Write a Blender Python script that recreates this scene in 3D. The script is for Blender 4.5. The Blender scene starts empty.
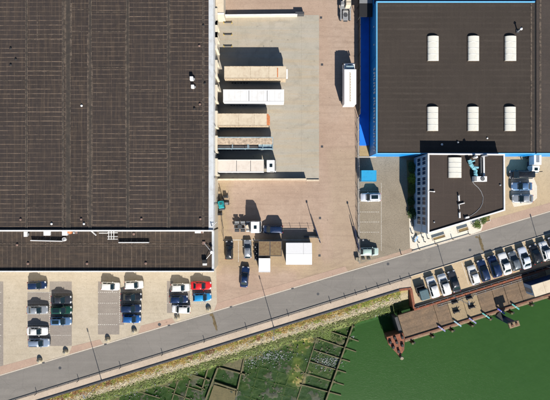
import bpy, bmesh, math, random
from mathutils import Vector, noise as mnoise
R = math.radians
random.seed(7)
SC = bpy.context.scene
COL = SC.collection
# ---------------------------------------------------------------- camera
H = 82.0                       # flying height of the camera in metres
K = 0.22                       # metres of ground per photograph pixel
cam = bpy.data.cameras.new('camera'); cam.sensor_width = 36.0
cam.lens = 36.0 * H / (550 * K)
cam.clip_end = 6000
co = bpy.data.objects.new('camera', cam); COL.objects.link(co)
co.location = (0, 0, H); co.rotation_euler = (0, 0, 0)
SC.camera = co
# ---------------------------------------------------------------- light
ELEV = 34.0
sun_h = Vector((0.285, -1.0)).normalized()           # horizontal direction towards the sun
sdir = Vector((sun_h.x*math.cos(R(ELEV)), sun_h.y*math.cos(R(ELEV)), math.sin(R(ELEV))))
sl = bpy.data.lights.new('sun', 'SUN'); sl.energy = 5.0; sl.angle = R(0.5); sl.color = (1.0, 0.94, 0.85)
so = bpy.data.objects.new('sun', sl); COL.objects.link(so)
so.rotation_euler = (-sdir).to_track_quat('-Z', 'Y').to_euler()
so.location = (0, 0, 60)
wd = bpy.data.worlds.new('World'); SC.world = wd; wd.use_nodes = True
wn = wd.node_tree; wn.nodes.clear()
sky = wn.nodes.new('ShaderNodeTexSky'); sky.sky_type = 'NISHITA'; sky.sun_disc = False
sky.air_density = .9; sky.dust_density = .3; sky.ozone_density = 3.0; sky.sun_elevation = R(ELEV); sky.sun_rotation = math.atan2(sun_h.x, sun_h.y) % (2*math.pi)
bg = wn.nodes.new('ShaderNodeBackground'); bg.inputs[1].default_value = 0.06
wo = wn.nodes.new('ShaderNodeOutputWorld')
wn.links.new(sky.outputs[0], bg.inputs[0]); wn.links.new(bg.outputs[0], wo.inputs[0])
SC.view_settings.view_transform = 'Standard'; SC.view_settings.look = 'None'
SC.view_settings.gamma = 1.0; SC.view_settings.use_curve_mapping = False
SC.view_settings.exposure = 0.55
SC.cycles.diffuse_bounces = 1; SC.cycles.max_bounces = 6
# ---------------------------------------------------------------- helpers
def W(u, v, z=0.0):
    """plan position of a thing at height z that the photograph shows at pixel u, v"""
    k = K * (1 - z / H)
    return ((u - 275) * k, (200 - v) * k)

def lin(r, g, b):
    f = lambda c: (c/255/12.92) if c/255 <= 0.04045 else ((c/255+0.055)/1.055)**2.4
    return (f(r), f(g), f(b), 1)

class NT:
    def __init__(s, name):
        s.m = bpy.data.materials.new(name); s.m.use_nodes = True
        s.t = s.m.node_tree; s.t.nodes.clear()
        s.out = s.n('ShaderNodeOutputMaterial'); s.p = s.n('ShaderNodeBsdfPrincipled')
        s.l(s.p.outputs[0], s.out.inputs[0])
        s.tc = s.n('ShaderNodeTexCoord'); s.co = s.tc.outputs['Object']
    def n(s, k): return s.t.nodes.new(k)
    def l(s, a, b): s.t.links.new(a, b)
    def val(s, i, x):
        if isinstance(x, (int, float)): i.default_value = x
        elif isinstance(x, (tuple, list)): i.default_value = x
        else: s.l(x, i)
    def math(s, op, a, b=0.0, c=None, clamp=False):
        q = s.n('ShaderNodeMath'); q.operation = op; q.use_clamp = clamp
        s.val(q.inputs[0], a); s.val(q.inputs[1], b)
        if c is not None: s.val(q.inputs[2], c)
        return q.outputs[0]
    def mapped(s, scale=(1, 1, 1), loc=(0, 0, 0), rot=0.0, src=None):
        q = s.n('ShaderNodeMapping'); q.inputs['Scale'].default_value = scale
        q.inputs['Location'].default_value = loc; q.inputs['Rotation'].default_value = (0, 0, rot)
        s.l(src or s.co, q.inputs[0]); return q.outputs[0]
    def noise(s, scale, detail=4, rough=.55, dist=0.0, src=None):
        q = s.n('ShaderNodeTexNoise'); q.inputs['Scale'].default_value = scale
        q.inputs['Detail'].default_value = detail; q.inputs['Roughness'].default_value = rough
        q.inputs['Distortion'].default_value = dist
        s.l(src or s.co, q.inputs['Vector']); return q.outputs[0]
    def ramp(s, f, lo, hi):
        q = s.n('ShaderNodeMapRange'); q.inputs[1].default_value = lo; q.inputs[2].default_value = hi
        q.inputs[3].default_value = 0; q.inputs[4].default_value = 1; q.clamp = True
        s.val(q.inputs[0], f); return q.outputs[0]
    def mix(s, f, a, b, mode='MIX'):
        q = s.n('ShaderNodeMix'); q.data_type = 'RGBA'; q.blend_type = mode
        s.val(q.inputs[0], f); s.val(q.inputs[6], a); s.val(q.inputs[7], b); return q.outputs[2]
    def sep(s, src=None):
        q = s.n('ShaderNodeSeparateXYZ'); s.l(src or s.co, q.inputs[0]); return q.outputs
    def line(s, c, period, width, off=0.0):
        """1 on stripes of the given width repeated along coordinate c"""
        a = s.math('FRACT', s.math('DIVIDE', s.math('ADD', c, off + 1000*period), period))
        return s.math('LESS_THAN', a, width/period)
    def color(s, c): s.val(s.p.inputs['Base Color'], c)
    def rough(s, r): s.val(s.p.inputs['Roughness'], r)
    def bump(s, h, strength=.3, dist=.02):
        q = s.n('ShaderNodeBump'); q.inputs['Strength'].default_value = strength; q.inputs['Distance'].default_value = dist
        s.val(q.inputs['Height'], h); s.l(q.outputs[0], s.p.inputs['Normal'])

def c4(c, k=1.0): return (min(1, c[0]*k), min(1, c[1]*k), min(1, c[2]*k), 1)

def ground_mat(name, base, alt, dark=.72, big=.12, grime=.5, rough=.9, streak=None, grain=.22, patches=(), arcs=()):
    m = NT(name)
    a = m.ramp(m.noise(big, 5, .6), .35, .65)
    c = m.mix(a, c4(base), c4(alt))
    if patches:
        X, Y, Z = m.sep(); wob = m.math('MULTIPLY', m.math('SUBTRACT', m.noise(.45, 5, .7), .5), 3.0)
        for (u0, u1, v0, v1), pc in patches:
            (xa_, ya_), (xb_, yb_) = W(u0, v1), W(u1, v0)
            dx = m.math('SUBTRACT', m.math('ABSOLUTE', m.math('SUBTRACT', X, (xa_+xb_)/2)), (xb_-xa_)/2)
            dy = m.math('SUBTRACT', m.math('ABSOLUTE', m.math('SUBTRACT', Y, (ya_+yb_)/2)), (yb_-ya_)/2)
            dd_ = m.math('ADD', m.math('MAXIMUM', dx, dy), wob)
            c = m.mix(m.math('MULTIPLY', m.math('SUBTRACT', 1.0, m.ramp(dd_, -1.2, 1.2)), .85), c, c4(pc))
    b = m.ramp(m.noise(big*5, 6, .7, .4), .45, .75)
    c = m.mix(m.math('MULTIPLY', b, grime*.6), c, c4(base, dark))
    for cu_, cv_, rp, wd_, am in arcs:
        X, Y, Z = m.sep(); ax_, ay_ = W(cu_, cv_)
        d = m.math('SQRT', m.math('ADD', m.math('POWER', m.math('SUBTRACT', X, ax_), 2), m.math('POWER', m.math('SUBTRACT', Y, ay_), 2)))
        d = m.math('ADD', d, m.math('MULTIPLY', m.noise(.12, 2), 3.0))
        k_ = m.math('SUBTRACT', 1.0, m.ramp(m.math('ABSOLUTE', m.math('SUBTRACT', d, rp*K)), wd_*.4, wd_))
        k_ = m.math('MULTIPLY', k_, m.ramp(m.noise(.25, 4, .7, src=m.mapped(loc=(rp, 0, 0))), .42, .6))
        c = m.mix(m.math('MULTIPLY', k_, am), c, c4(base, .5))
    g = m.noise(3.6, 4, .85)
    c = m.mix(grain, c, m.mix(m.ramp(g, .33, .67), c4(base, .35), c4(base, 1.5)))
    sp = m.ramp(m.noise(1.7, 2, .5), .70, .74)
    c = m.mix(m.math('MULTIPLY', sp, .45), c, c4(base, .35))
    if streak:
        ang, amt = streak
        st = m.noise(1.0, 5, .6, src=m.mapped((.08, 1.6, 1), rot=ang))
        c = m.mix(m.math('MULTIPLY', m.ramp(st, .48, .72), amt), c, c4(base, .6))
    m.color(c); m.rough(rough); m.bump(g, .25, .02)
    return m.m

def plain(name, base, rough=.5, metal=0.0, var=.12, scale=3.0, coat=0.0, spec=.5):
    m = NT(name)
    m.color(m.mix(m.ramp(m.noise(scale, 4, .6), .3, .7), c4(base, 1-var), c4(base, 1+var)))
    m.rough(rough); m.p.inputs['Metallic'].default_value = metal
    m.p.inputs['Coat Weight'].default_value = coat
    m.p.inputs['Specular IOR Level'].default_value = spec
    return m.m

def dirty(name, base, dirt, amount=.5, scale=1.2, rough=.6, thr=.5, ribs=None):
    m = NT(name)
    f = m.ramp(m.noise(scale, 6, .7, .3), thr, thr+.22)
    c = m.mix(m.math('MULTIPLY', f, amount), c4(base), c4(dirt))
    c = m.mix(.12, c, m.mix(m.noise(scale*8, 2), c4(base, .5), c4(base, 1.3)))
    if ribs:
        ax, per, w, k = ribs
        x = m.sep()[ax]
        c = m.mix(m.math('MULTIPLY', m.line(x, per, w), k), c, c4(dirt, .7))
    m.color(c); m.rough(rough)
    return m.m

M = {}
M['yard'] = ground_mat('pink_brick_paving', (.385, .275, .205), (.46, .345, .265), grime=.9, streak=(R(90), .35), arcs=((345, 330, 62, .45, .3), (345, 330, 70, .45, .3), (360, 340, 96, .5, .22), (250, 210, 60, .35, .2), (290, 150, 130, .4, .2), (290, 150, 139, .4, .2), (210, 360, 75, .45, .22), (210, 360, 84, .45, .22)),
    patches=[((214, 229, 180, 262), (.40, .31, .17)), ((214, 318, 236, 270), (.40, .30, .165)), ((330, 372, 150, 290), (.40, .31, .22)), ((300, 358, 262, 292), (.40, .31, .20)), ((330, 357, 0, 120), (.44, .34, .27))])
M['beige'] = ground_mat('beige_concrete_paving', (.44, .375, .28), (.52, .455, .355), big=.25, grime=.8, streak=(R(75), .22))
M['quay'] = ground_mat('tan_quay_paving', (.45, .345, .22), (.53, .41, .26), big=.3, grime=.6)
M['walk'] = ground_mat('pale_pavement_slabs', (.46, .375, .29), (.56, .46, .36), big=.3, grime=.5)
M['rose'] = ground_mat('rose_brick_crossing', (.40, .28, .215), (.46, .33, .25), big=.4, grime=.5)
M['cyard'] = ground_mat('olive_paver_yard', (.25, .21, .155), (.32, .275, .21), big=.25, grime=.6, grain=.45, arcs=((345, 330, 92, .4, .3), (345, 330, 100, .4, .3), (420, 170, 42, .4, .25)))
M['tanearth'] = ground_mat('sandy_ground', (.45, .34, .18), (.36, .27, .14), big=.5, grime=.7)
M['bay'] = ground_mat('grey_bay_paving', (.265, .23, .20), (.31, .275, .235), big=.3, grime=.5, grain=.3, streak=(R(20), .15))
M['whitepad'] = ground_mat('white_paving', (.72, .66, .56), (.66, .58, .47), big=.4, grime=.4)
M['kerb'] = ground_mat('kerb_stone', (.60, .54, .45), (.52, .45, .37), big=.8, grime=.5)
M['patch'] = ground_mat('muddy_patch', (.09, .065, .03), (.24, .18, .09), dark=.4, big=.9, grime=.9)
M['line'] = dirty('white_road_paint', (.72, .70, .64), (.3, .26, .22), .8, 3.0, .8, .42)

def road_mat():
    m = NT('worn_asphalt')
    base = (.205, .190, .172)
    th = math.atan(.302)
    src = m.mapped((1, 1, 1), rot=-th)
    a = m.ramp(m.noise(.10, 5, .6), .35, .65)
    c = m.mix(a, c4(base, .93), c4(base, 1.12))
    st = m.noise(1.0, 6, .65, src=m.mapped((.05, .9, 1), rot=-th))
    c = m.mix(m.math('MULTIPLY', m.ramp(st, .42, .7), .30), c, c4(base, .62))
    st2 = m.noise(1.0, 6, .65, src=m.mapped((.03, 2.1, 1), loc=(9, 3, 0), rot=-th))
    c = m.mix(m.math('MULTIPLY', m.ramp(st2, .5, .7), .3), c, (.31, .285, .25, 1))
    pb = m.ramp(m.noise(.35, 5, .7, .5), .58, .68); c = m.mix(m.math('MULTIPLY', pb, .22), c, (.35, .32, .27, 1))
    s_al = m.sep(src)[1]
    lane = m.math('SUBTRACT', 1.0, m.ramp(m.math('ABSOLUTE', m.math('SUBTRACT', m.math('FRACT', m.math('DIVIDE', m.math('ADD', s_al, 1001.3), 1.9)), .5)), .08, .3))
    c = m.mix(m.math('MULTIPLY', m.math('MULTIPLY', lane, m.ramp(m.noise(.12, 3), .35, .65)), .16), c, c4(base, .55))
    g = m.noise(4, 4, .85)
    c = m.mix(.2, c, m.mix(m.ramp(g, .3, .7), c4(base, .5), c4(base, 1.5)))
    v = m.n('ShaderNodeTexVoronoi'); v.feature = 'DISTANCE_TO_EDGE'; v.inputs['Scale'].default_value = .16
    dn = m.n('ShaderNodeVectorMath'); dn.operation = 'ADD'
    nz = m.n('ShaderNodeTexNoise'); nz.inputs['Scale'].default_value = .8; nz.inputs['Detail'].default_value = 5
    m.l(m.co, nz.inputs['Vector']); m.l(m.co, dn.inputs[0]); m.l(nz.outputs[1], dn.inputs[1]); m.l(dn.outputs[0], v.inputs['Vector'])
    cr = m.math('LESS_THAN', v.outputs['Distance'], .012)
    c = m.mix(m.math('MULTIPLY', cr, .12), c, c4(base, .4))
    m.color(c); m.rough(.88); m.bump(g, .25, .02)
    return m.m
M['road'] = road_mat()

def pad_mat():
    m = NT('concrete_pad')
    base = (.37, .345, .285)
    a = m.ramp(m.noise(.12, 6, .65, .4), .35, .65)
    c = m.mix(a, c4(base), (.44, .40, .34, 1))
    x, y, z = m.sep()
    cx, cy = W(288, 10)
    d = m.math('SQRT', m.math('ADD', m.math('POWER', m.math('SUBTRACT', x, cx), 2), m.math('POWER', m.math('SUBTRACT', y, cy-14), 2)))
    d = m.math('ADD', d, m.math('MULTIPLY', m.noise(.15, 3), 2.2))
    rings = m.ramp(m.math('SINE', m.math('MULTIPLY', d, 2.1)), .55, 1.0)
    rm = m.math('MULTIPLY', m.ramp(m.noise(.2, 3), .45, .62), m.math('LESS_THAN', d, 15))
    c = m.mix(m.math('MULTIPLY', m.math('MULTIPLY', rings, rm), .45), c, c4(base, .6))
    st = m.noise(1.0, 6, .65, src=m.mapped((.05, .8, 1)))
    c = m.mix(m.math('MULTIPLY', m.ramp(st, .44, .66), .55), c, (.46, .34, .20, 1))
    b2 = m.ramp(m.noise(.55, 6, .75, .5), .5, .72); c = m.mix(m.math('MULTIPLY', b2, .45), c, c4(base, .6))
    jx = m.line(x, 7.0, .05, 1.2); jy = m.line(y, 5.5, .05, .7)
    c = m.mix(m.math('MULTIPLY', m.math('MAXIMUM', jx, jy), .45), c, c4(base, .5))
    g = m.noise(3.6, 4, .85)
    c = m.mix(.2, c, m.mix(m.ramp(g, .3, .7), c4(base, .5), c4(base, 1.4)))
    sp = m.ramp(m.noise(.9, 2, .5), .69, .75)
    c = m.mix(m.math('MULTIPLY', sp, .5), c, c4(base, .4))
    m.color(c); m.rough(.9); m.bump(g, .2, .02)
    return m.m
M['pad'] = pad_mat()

def roof_mat(name, base, seam, axis, per, seamk, cross=1.15, seamw=.09, blot=.5, rust=(.13, .085, .05), rustk=.4, bay=None, finek=.30):
    """ribbed sheet roof: pale seams across one axis, fine ribs along the other, blotches of dust"""
    m = NT(name)
    s = m.sep(); a = s[axis]; b = s[1-axis]
    n1 = m.noise(.10, 5, .6); n2 = m.noise(.7, 6, .7)
    c = m.mix(m.ramp(n1, .3, .7), c4(base, .82), c4(base, 1.22))
    c = m.mix(m.math('MULTIPLY', m.ramp(n2, .45, .75), blot*.5), c, c4(rust))
    # stretched dust streaks along the fall of the roof
    sc = (2.2, .12, 1) if axis == 1 else (.12, 2.2, 1)
    n3 = m.noise(1.0, 5, .7, src=m.mapped(sc))
    c = m.mix(m.math('MULTIPLY', m.ramp(n3, .5, .75), rustk), c, c4(rust, 1.25))
    wob = m.math('MULTIPLY', m.math('SUBTRACT', m.noise(.35, 2), .5), .10)
    aw = m.math('ADD', a, wob)
    if bay:
        cell = None
        for q_ in bay:
            e_ = m.math('GREATER_THAN', b, q_); cell = e_ if cell is None else m.math('ADD', cell, e_)
        wn_ = m.n('ShaderNodeTexWhiteNoise'); wn_.noise_dimensions = '1D'; m.l(cell, wn_.inputs['W'])
        aw = m.math('ADD', aw, m.math('MULTIPLY', wn_.outputs['Value'], per))
        seamk = m.math('ADD', m.math('MULTIPLY', wn_.outputs['Value'], seamk*.5), seamk*.6)
        c = m.mix(m.math('MULTIPLY', wn_.outputs['Value'], .35), c, c4(base, 1.5))
    seams = m.line(aw, per, seamw)
    ss = (.10, 1.1, 1) if axis == 1 else (1.1, .10, 1)
    sn = m.ramp(m.noise(1.0, 4, .6, src=m.mapped(ss, loc=(3, 8, 0))), .30, .70)
    sn = m.math('MULTIPLY', sn, m.ramp(m.noise(.9, 5, .75), .30, .58))
    sn = m.math('MULTIPLY', sn, m.math('ADD', .35, m.ramp(m.noise(.07, 3, .5), .35, .6)))
    c = m.mix(m.math('MULTIPLY', m.math('MULTIPLY', seams, sn), seamk), c, c4(seam))
    fine = m.line(b, cross, .16)
    c = m.mix(m.math('MULTIPLY', m.math('MULTIPLY', fine, m.ramp(m.noise(.8, 4, .7), .4, .7)), finek), c, c4(seam, .55))
    g = m.noise(6, 4, .8)
    c = m.mix(.25, c, m.mix(m.ramp(g, .3, .7), c4(base, .35), c4(base, 1.9)))
    hgt = m.math('SINE', m.math('MULTIPLY', b, 2*math.pi/.28))
    m.color(c); m.rough(.85); m.bump(hgt, .12, .02)
    m.p.inputs['Specular IOR Level'].default_value = .25
    return m.m
M['roofA'] = roof_mat('brown_sheet_roof', (.036, .029, .027), (.32, .235, .17), 1, .92, 1.0, seamw=.12, cross=1.5, rustk=.75, blot=1.0, rust=(.105, .075, .05), bay=(-66, -58, -49.9, -42.05, -37.2, -29.6, -21.5, -14.3), finek=.5)
M['roofA2'] = roof_mat('brown_annexe_roof', (.042, .033, .028), (.25, .19, .14), 0, .97, .95, seamw=.12, rustk=.6, blot=1.2, rust=(.13, .09, .06))
M['roofB'] = roof_mat('grey_brown_sheet_roof', (.047, .038, .032), (.10, .082, .068), 1, 1.2, .5, cross=3.1, seamw=.4, blot=.25, rust=(.085, .07, .055), rustk=.15)
M['roofB2'] = roof_mat('dark_side_roof', (.058, .048, .043), (.12, .095, .08), 0, 1.2, .4, rust=(.10, .075, .06), rustk=.35)
M['roofC'] = roof_mat('brown_felt_roof', (.052, .040, .034), (.085, .068, .058), 0, 2.1, .6, cross=2.3, seamw=.14, blot=.25, rust=(.08, .06, .047), rustk=.35)
M['roofseam'] = dirty('dusty_ridge_sheet', (.05, .04, .033), (.21, .16, .12), .85, 1.6, .85, .42)
M['ridgedark'] = dirty('dark_ridge_sheet', (.040, .033, .028), (.09, .07, .052), .7, .8, .85, .45)
M['gutter'] = dirty('weathered_gutter_metal', (.60, .63, .65), (.34, .32, .29), .6, .7, .5, .48)
M['white'] = dirty('white_painted_metal', (.76, .76, .75), (.45, .40, .34), .35, 1.0, .45, .5)
M['whiteclean'] = plain('clean_white_paint', (.80, .80, .80), .4, var=.03)
M['facade'] = dirty('white_profiled_cladding', (.72, .74, .76), (.42, .42, .42), .5, .5, .5, .48, ribs=(1, 1.1, .08, .35))
M['facade2'] = dirty('cream_facade', (.62, .56, .45), (.4, .34, .26), .5, .6, .6, .5)
M['bluewall'] = plain('blue_cladding', (.008, .235, .62), .45, var=.08, scale=.8)
M['bluetrim'] = plain('light_blue_trim', (.13, .42, .68), .4, var=.05)
M['blueslab'] = plain('cobalt_painted_slab', (.008, .085, .42), .6, var=.12, scale=.5)
M['navy'] = plain('navy_metal', (.012, .03, .09), .45, var=.15)
M['panelC'] = plain('pale_blue_panels', (.33, .48, .66), .5, var=.08, scale=.9)
M['glass'] = plain('window_glass', (.010, .03, .075), .2, var=.2, spec=.3)
M['poly'] = dirty('milky_rooflight_sheet', (.74, .73, .66), (.50, .45, .35), .4, 1.6, .4, .5)
M['black'] = plain('black_rubber', (.016, .016, .018), .75)
M['dgrey'] = plain('dark_grey_steel', (.06, .063, .07), .55)
M['mgrey'] = plain('grey_steel', (.22, .23, .24), .5)
M['galv'] = plain('galvanised_steel', (.42, .43, .44), .45, metal=.4)
M['slate'] = plain('blue_grey_coping', (.055, .055, .060), .7, var=.25, scale=1.2)
M['rust'] = dirty('rusty_red_steel', (.29, .09, .045), (.10, .05, .03), .9, 1.6, .8, .42)
M['rustbeam'] = dirty('rust_brown_beam', (.17, .075, .045), (.30, .20, .13), .7, 1.1, .8, .5)
M['timber'] = dirty('weathered_timber', (.28, .20, .12), (.10, .08, .05), .7, 2.0, .85, .45)
M['wettimber'] = dirty('algae_timber', (.13, .115, .055), (.05, .06, .02), .8, 1.5, .8, .45)
M['deck'] = ground_mat('stained_deck_concrete', (.17, .12, .08), (.29, .19, .11), dark=.45, big=.5, grime=1.3, streak=(R(20), .8), grain=.4)
M['decklight'] = ground_mat('dry_deck_concrete', (.31, .24, .145), (.38, .28, .16), dark=.5, big=.6, grime=1.0, streak=(R(20), .25))
M['hull'] = plain('teal_paint', (.02, .33, .36), .4)
M['yellow'] = plain('yellow_paint', (.55, .38, .03), .5)
M['orange'] = plain('orange_paint', (.55, .20, .08), .5, var=.2)
M['cream'] = dirty('cream_trailer_roof', (.66, .57, .43), (.46, .35, .24), .6, .9, .55, .45)
M['whitetrail'] = dirty('white_trailer_roof', (.76, .76, .75), (.46, .43, .38), .45, .6, .45, .5, ribs=(0, 1.2, .05, .3))
M['creamside'] = dirty('grimy_trailer_side', (.56, .46, .33), (.14, .09, .06), .8, 2.5, .6, .42)
M['pinkwhite'] = dirty('dusty_white_roof', (.72, .65, .57), (.5, .38, .30), .5, 1.0, .5, .48)
M['bluegrey'] = dirty('blue_grey_frame', (.30, .42, .48), (.10, .12, .13), .6, 2.0, .5, .45)
M['tarp'] = dirty('tan_tarpaulin', (.58, .46, .34), (.16, .12, .09), .8, 1.6, .8, .42)
M['bluebox'] = dirty('bright_blue_container', (.03, .34, .62), (.02, .2, .4), .5, 1.5, .45, .5)
M['tealgrey'] = dirty('teal_grey_cover', (.075, .14, .165), (.05, .07, .08), .6, 1.5, .6, .45)
M['soil'] = ground_mat('brown_soil', (.26, .18, .07), (.16, .11, .05), dark=.45, big=1.1, grime=1.0)
M['leafd'] = plain('dark_leaves', (.035, .075, .018), .7, var=.5, scale=2.0)
M['leafy'] = plain('yellow_green_leaves', (.20, .24, .02), .7, var=.4, scale=2.0)
M['leafo'] = plain('straw_leaves', (.36, .24, .06), .8, var=.4, scale=1.0)
M['stone'] = plain('pale_stone', (.37, .32, .225), .85, var=.5, scale=1.5)
M['cyan'] = plain('cyan_duct_foil', (.20, .46, .54), .3, var=.5, scale=4.0)
M['pinkcap'] = plain('pink_vent_cap', (.22, .14, .115), .8, var=.3)
M['redlamp'] = plain('red_lamp_glass', (.35, .01, .01), .3)
M['lens'] = plain('clear_lamp_glass', (.6, .62, .65), .15)
M['laneblue'] = plain('pale_blue_board_paint', (.26, .42, .50), .5)
M['lilac'] = plain('lilac_board_paint', (.22, .22, .42), .5)
M['teal2'] = plain('sea_green_board_paint', (.10, .40, .36), .5)
M['royal'] = plain('violet_blue_board_paint', (.08, .09, .45), .5)

class MB:
    def __init__(s): s.v = []; s.f = []
    def add(s, vs, fs):
        o = len(s.v); s.v += [tuple(p) for p in vs]; s.f += [tuple(i+o for i in f) for f in fs]; return s
    def box(s, x0, x1, y0, y1, z0, z1):
        return s.add([(x0,y0,z0),(x1,y0,z0),(x1,y1,z0),(x0,y1,z0),(x0,y0,z1),(x1,y0,z1),(x1,y1,z1),(x0,y1,z1)],
                     [(0,3,2,1),(4,5,6,7),(0,1,5,4),(1,2,6,5),(2,3,7,6),(3,0,4,7)])
    def rbox(s, cx, cy, lx, ly, z0, z1, a=0.0):
        c, n = math.cos(a), math.sin(a); p = []
        for z in (z0, z1):
            for dx, dy in ((-lx/2,-ly/2),(lx/2,-ly/2),(lx/2,ly/2),(-lx/2,ly/2)):
                p.append((cx+dx*c-dy*n, cy+dx*n+dy*c, z))
        return s.add(p, [(0,3,2,1),(4,5,6,7),(0,1,5,4),(1,2,6,5),(2,3,7,6),(3,0,4,7)])
    def prism(s, poly, z0, z1):
        A = sum(poly[i-1][0]*poly[i][1]-poly[i][0]*poly[i-1][1] for i in range(len(poly)))
        if A < 0: poly = poly[::-1]
        n = len(poly)
        vs = [(x, y, z0) for x, y in poly] + [(x, y, z1) for x, y in poly]
        fs = [tuple(range(n))[::-1], tuple(range(n, 2*n))] + [(i, (i+1) % n, n+(i+1) % n, n+i) for i in range(n)]
        return s.add(vs, fs)
    def sheet(s, poly, z):
        A = sum(poly[i-1][0]*poly[i][1]-poly[i][0]*poly[i-1][1] for i in range(len(poly)))
        if A < 0: poly = poly[::-1]
        return s.add([(x, y, z) for x, y in poly], [tuple(range(len(poly)))])
    def tube(s, a, b, r, n=8, r2=None):
        a, b = Vector(a), Vector(b); d = (b-a).normalized(); r2 = r if r2 is None else r2
        up = Vector((0,0,1)) if abs(d.z) < .9 else Vector((1,0,0))
        x = d.cross(up).normalized(); y = d.cross(x)
        vs = []
        for c, rr in ((a, r), (b, r2)):
            for i in range(n):
                t = 2*math.pi*i/n; vs.append(c + x*math.cos(t)*rr + y*math.sin(t)*rr)
        fs = [(i, (i+1) % n, n+(i+1) % n, n+i) for i in range(n)] + [tuple(range(n))[::-1], tuple(range(n, 2*n))]
        return s.add(vs, fs)
    def path(s, pts, r, n=6):
        for i in range(len(pts)-1): s.tube(pts[i], pts[i+1], r, n)
        return s
    def bar(s, p, q, w, z0, z1):
        """upright-sided bar from plan point p to q, width w"""
        L = math.hypot(q[0]-p[0], q[1]-p[1]); a = math.atan2(q[1]-p[1], q[0]-p[0])
        return s.rbox((p[0]+q[0])/2, (p[1]+q[1])/2, L, w, z0, z1, a)
    def build(s, name, mat, parent=None, bevel=0.0, smooth=False, subsurf=0, loc=None):
        me = bpy.data.meshes.new(name); me.from_pydata(s.v, [], s.f); me.update()
        bm = bmesh.new(); bm.from_mesh(me); bmesh.ops.recalc_face_normals(bm, faces=bm.faces[:]) if smooth != 'keep' else None
        bm.to_mesh(me); bm.free()
        me.materials.append(M[mat] if isinstance(mat, str) else mat)
        o = bpy.data.objects.new(name, me); COL.objects.link(o)
        if parent: o.parent = parent
        if loc: o.location = loc
        if bevel:
            b = o.modifiers.new('bevel', 'BEVEL'); b.width = bevel; b.segments = 2; b.limit_method = 'ANGLE'
        if subsurf:
            b = o.modifiers.new('sub', 'SUBSURF'); b.levels = subsurf; b.render_levels = subsurf
        if smooth is True:
            for p in me.polygons: p.use_smooth = True
        return o

def tag(o, label, cat, group=None, kind=None):
    if label: o['label'] = label
    if cat: o['category'] = cat
    if group: o['group'] = group
    if kind: o['kind'] = kind
    return o
def thing(name, label, cat, loc=(0,0,0), rot=0.0, group=None):
    o = bpy.data.objects.new(name, None); COL.objects.link(o); o.empty_display_size = .3
    o.location = loc; o.rotation_euler = (0, 0, rot)
    return tag(o, label, cat, group)
def setting(name, mb, mat, label, cat):
    return tag(mb.build(name, mat), label, cat, kind='structure')
def stuff(name, mb, mat, label, cat):
    return tag(mb.build(name, mat), label, cat, kind='stuff')
def copy_tree(o, parent=None):
    c = o.copy(); COL.objects.link(c)
    if parent: c.parent = parent
    for ch in list(o.children): copy_tree(ch, c)
    return c
def poly(*p, z=0.0): return [W(u, v, z) for u, v in p]
# lines read off the ground plan
def road_n(u): return 376 - .2982*u
def road_s(u): return 403.9 - .31*u
def wall_v(u): return 412.5 - .307*u
def park_s(u): return 307.5 - .3103*(u-414.5)

# ---------------------------------------------------------------- ground
FARW = [W(-4000, wall_v(-4000)), W(405, wall_v(405)), W(410.5, wall_v(405)), W(414.5, 307.5), W(4000, park_s(4000)), W(4000, -9000), W(-4000, -9000)]
setting('ground', MB().sheet(FARW, 0), 'yard', 'pinkish brick paved works yard', 'ground')
setting('parking_ground', MB().sheet(poly((-300, 255), (216, 255), (217, 309), (217, road_n(217)+1), (-300, road_n(-300)+1)), .004), 'beige', 'pale beige paving of the car park beside the brown hall', 'ground')
setting('concrete_pad', MB().sheet(poly((214, 15), (319, 15), (319, 180), (214, 180)), .006), 'pad', 'grey concrete loading yard with curved tyre marks', 'ground')
setting('visitor_yard', MB().sheet(poly((358.5, 150), (560, 150), (560, 172), (416, 240), (409, 249), (359, 264)), .004), 'cyard', 'olive grey paver yard west of the small office', 'ground')
setting('east_yard', MB().sheet(poly((484, 150), (800, 150), (800, road_n(800)+3), (484, road_n(484)-4)), .008), 'quay', 'tan paved yard east of the small office', 'ground')
setting('east_pad', MB().sheet(poly((511,176),(533,176),(537,186),(537,198),(531,204),(514,207),(511,200)), .012), 'whitepad', 'pale pad under the parked silver cars', 'ground')
setting('office_pavement', MB().sheet(poly((409, 216), (414, 228), (414.5, 236), (484, 214), (484, road_n(484)-2), (470, road_n(470)-1), (417, road_n(417)-1), (410, 248)), .012), 'whitepad', 'white paved corner outside the small office', 'pavement')
# road, its edges, crossings
setting('road', MB().sheet([W(-1500, road_n(-1500)), W(1500, road_n(1500)), W(1500, road_s(1500)), W(-1500, road_s(-1500))], .012), 'road', 'worn grey asphalt road running past the quay', 'road')
kb = MB(); kb.prism([W(-900, road_n(-900)-1.1), W(1500, road_n(1500)-1.1), W(1500, road_n(1500)-.1), W(-900, road_n(-900)-.1)], -.05, .03)
setting('road_kerb', kb, 'kerb', 'flush pale kerb along the road', 'kerb')
cr = MB()
for a, b, wpx in ((-20, 36, 9), (72, 100, 7), (141, 172, 7), (217, 345, 7), (484, 640, 9)):
    cr.sheet([W(a, road_n(a)-1.2-wpx), W(b, road_n(b)-1.2-wpx*.8), W(b+3, road_n(b+3)-1.2), W(a-3, road_n(a-3)-1.2)], .014)
setting('crossing_paving', cr, 'rose', 'rose brick driveway crossings along the road', 'pavement')
sw = MB(); sw.prism([W(-900, road_s(-900)), W(411, road_s(411)), W(411, wall_v(405)), W(405, wall_v(405)), W(-900, wall_v(-900))], -.2, .13)
setting('quay_pavement', sw, 'walk', 'pale pavement between the road and the quay wall', 'pavement')
pk = MB(); pk.prism([W(411.03, road_s(411)), W(1500, road_s(1500)), W(1500, park_s(1500)-1), W(414.5, park_s(414.5)-1), W(411.03, wall_v(405)+.5)], -.2, .13)
setting('quay_parking', pk, 'quay', 'tan paved parking strip on the quay', 'ground')
ke = MB()
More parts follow.
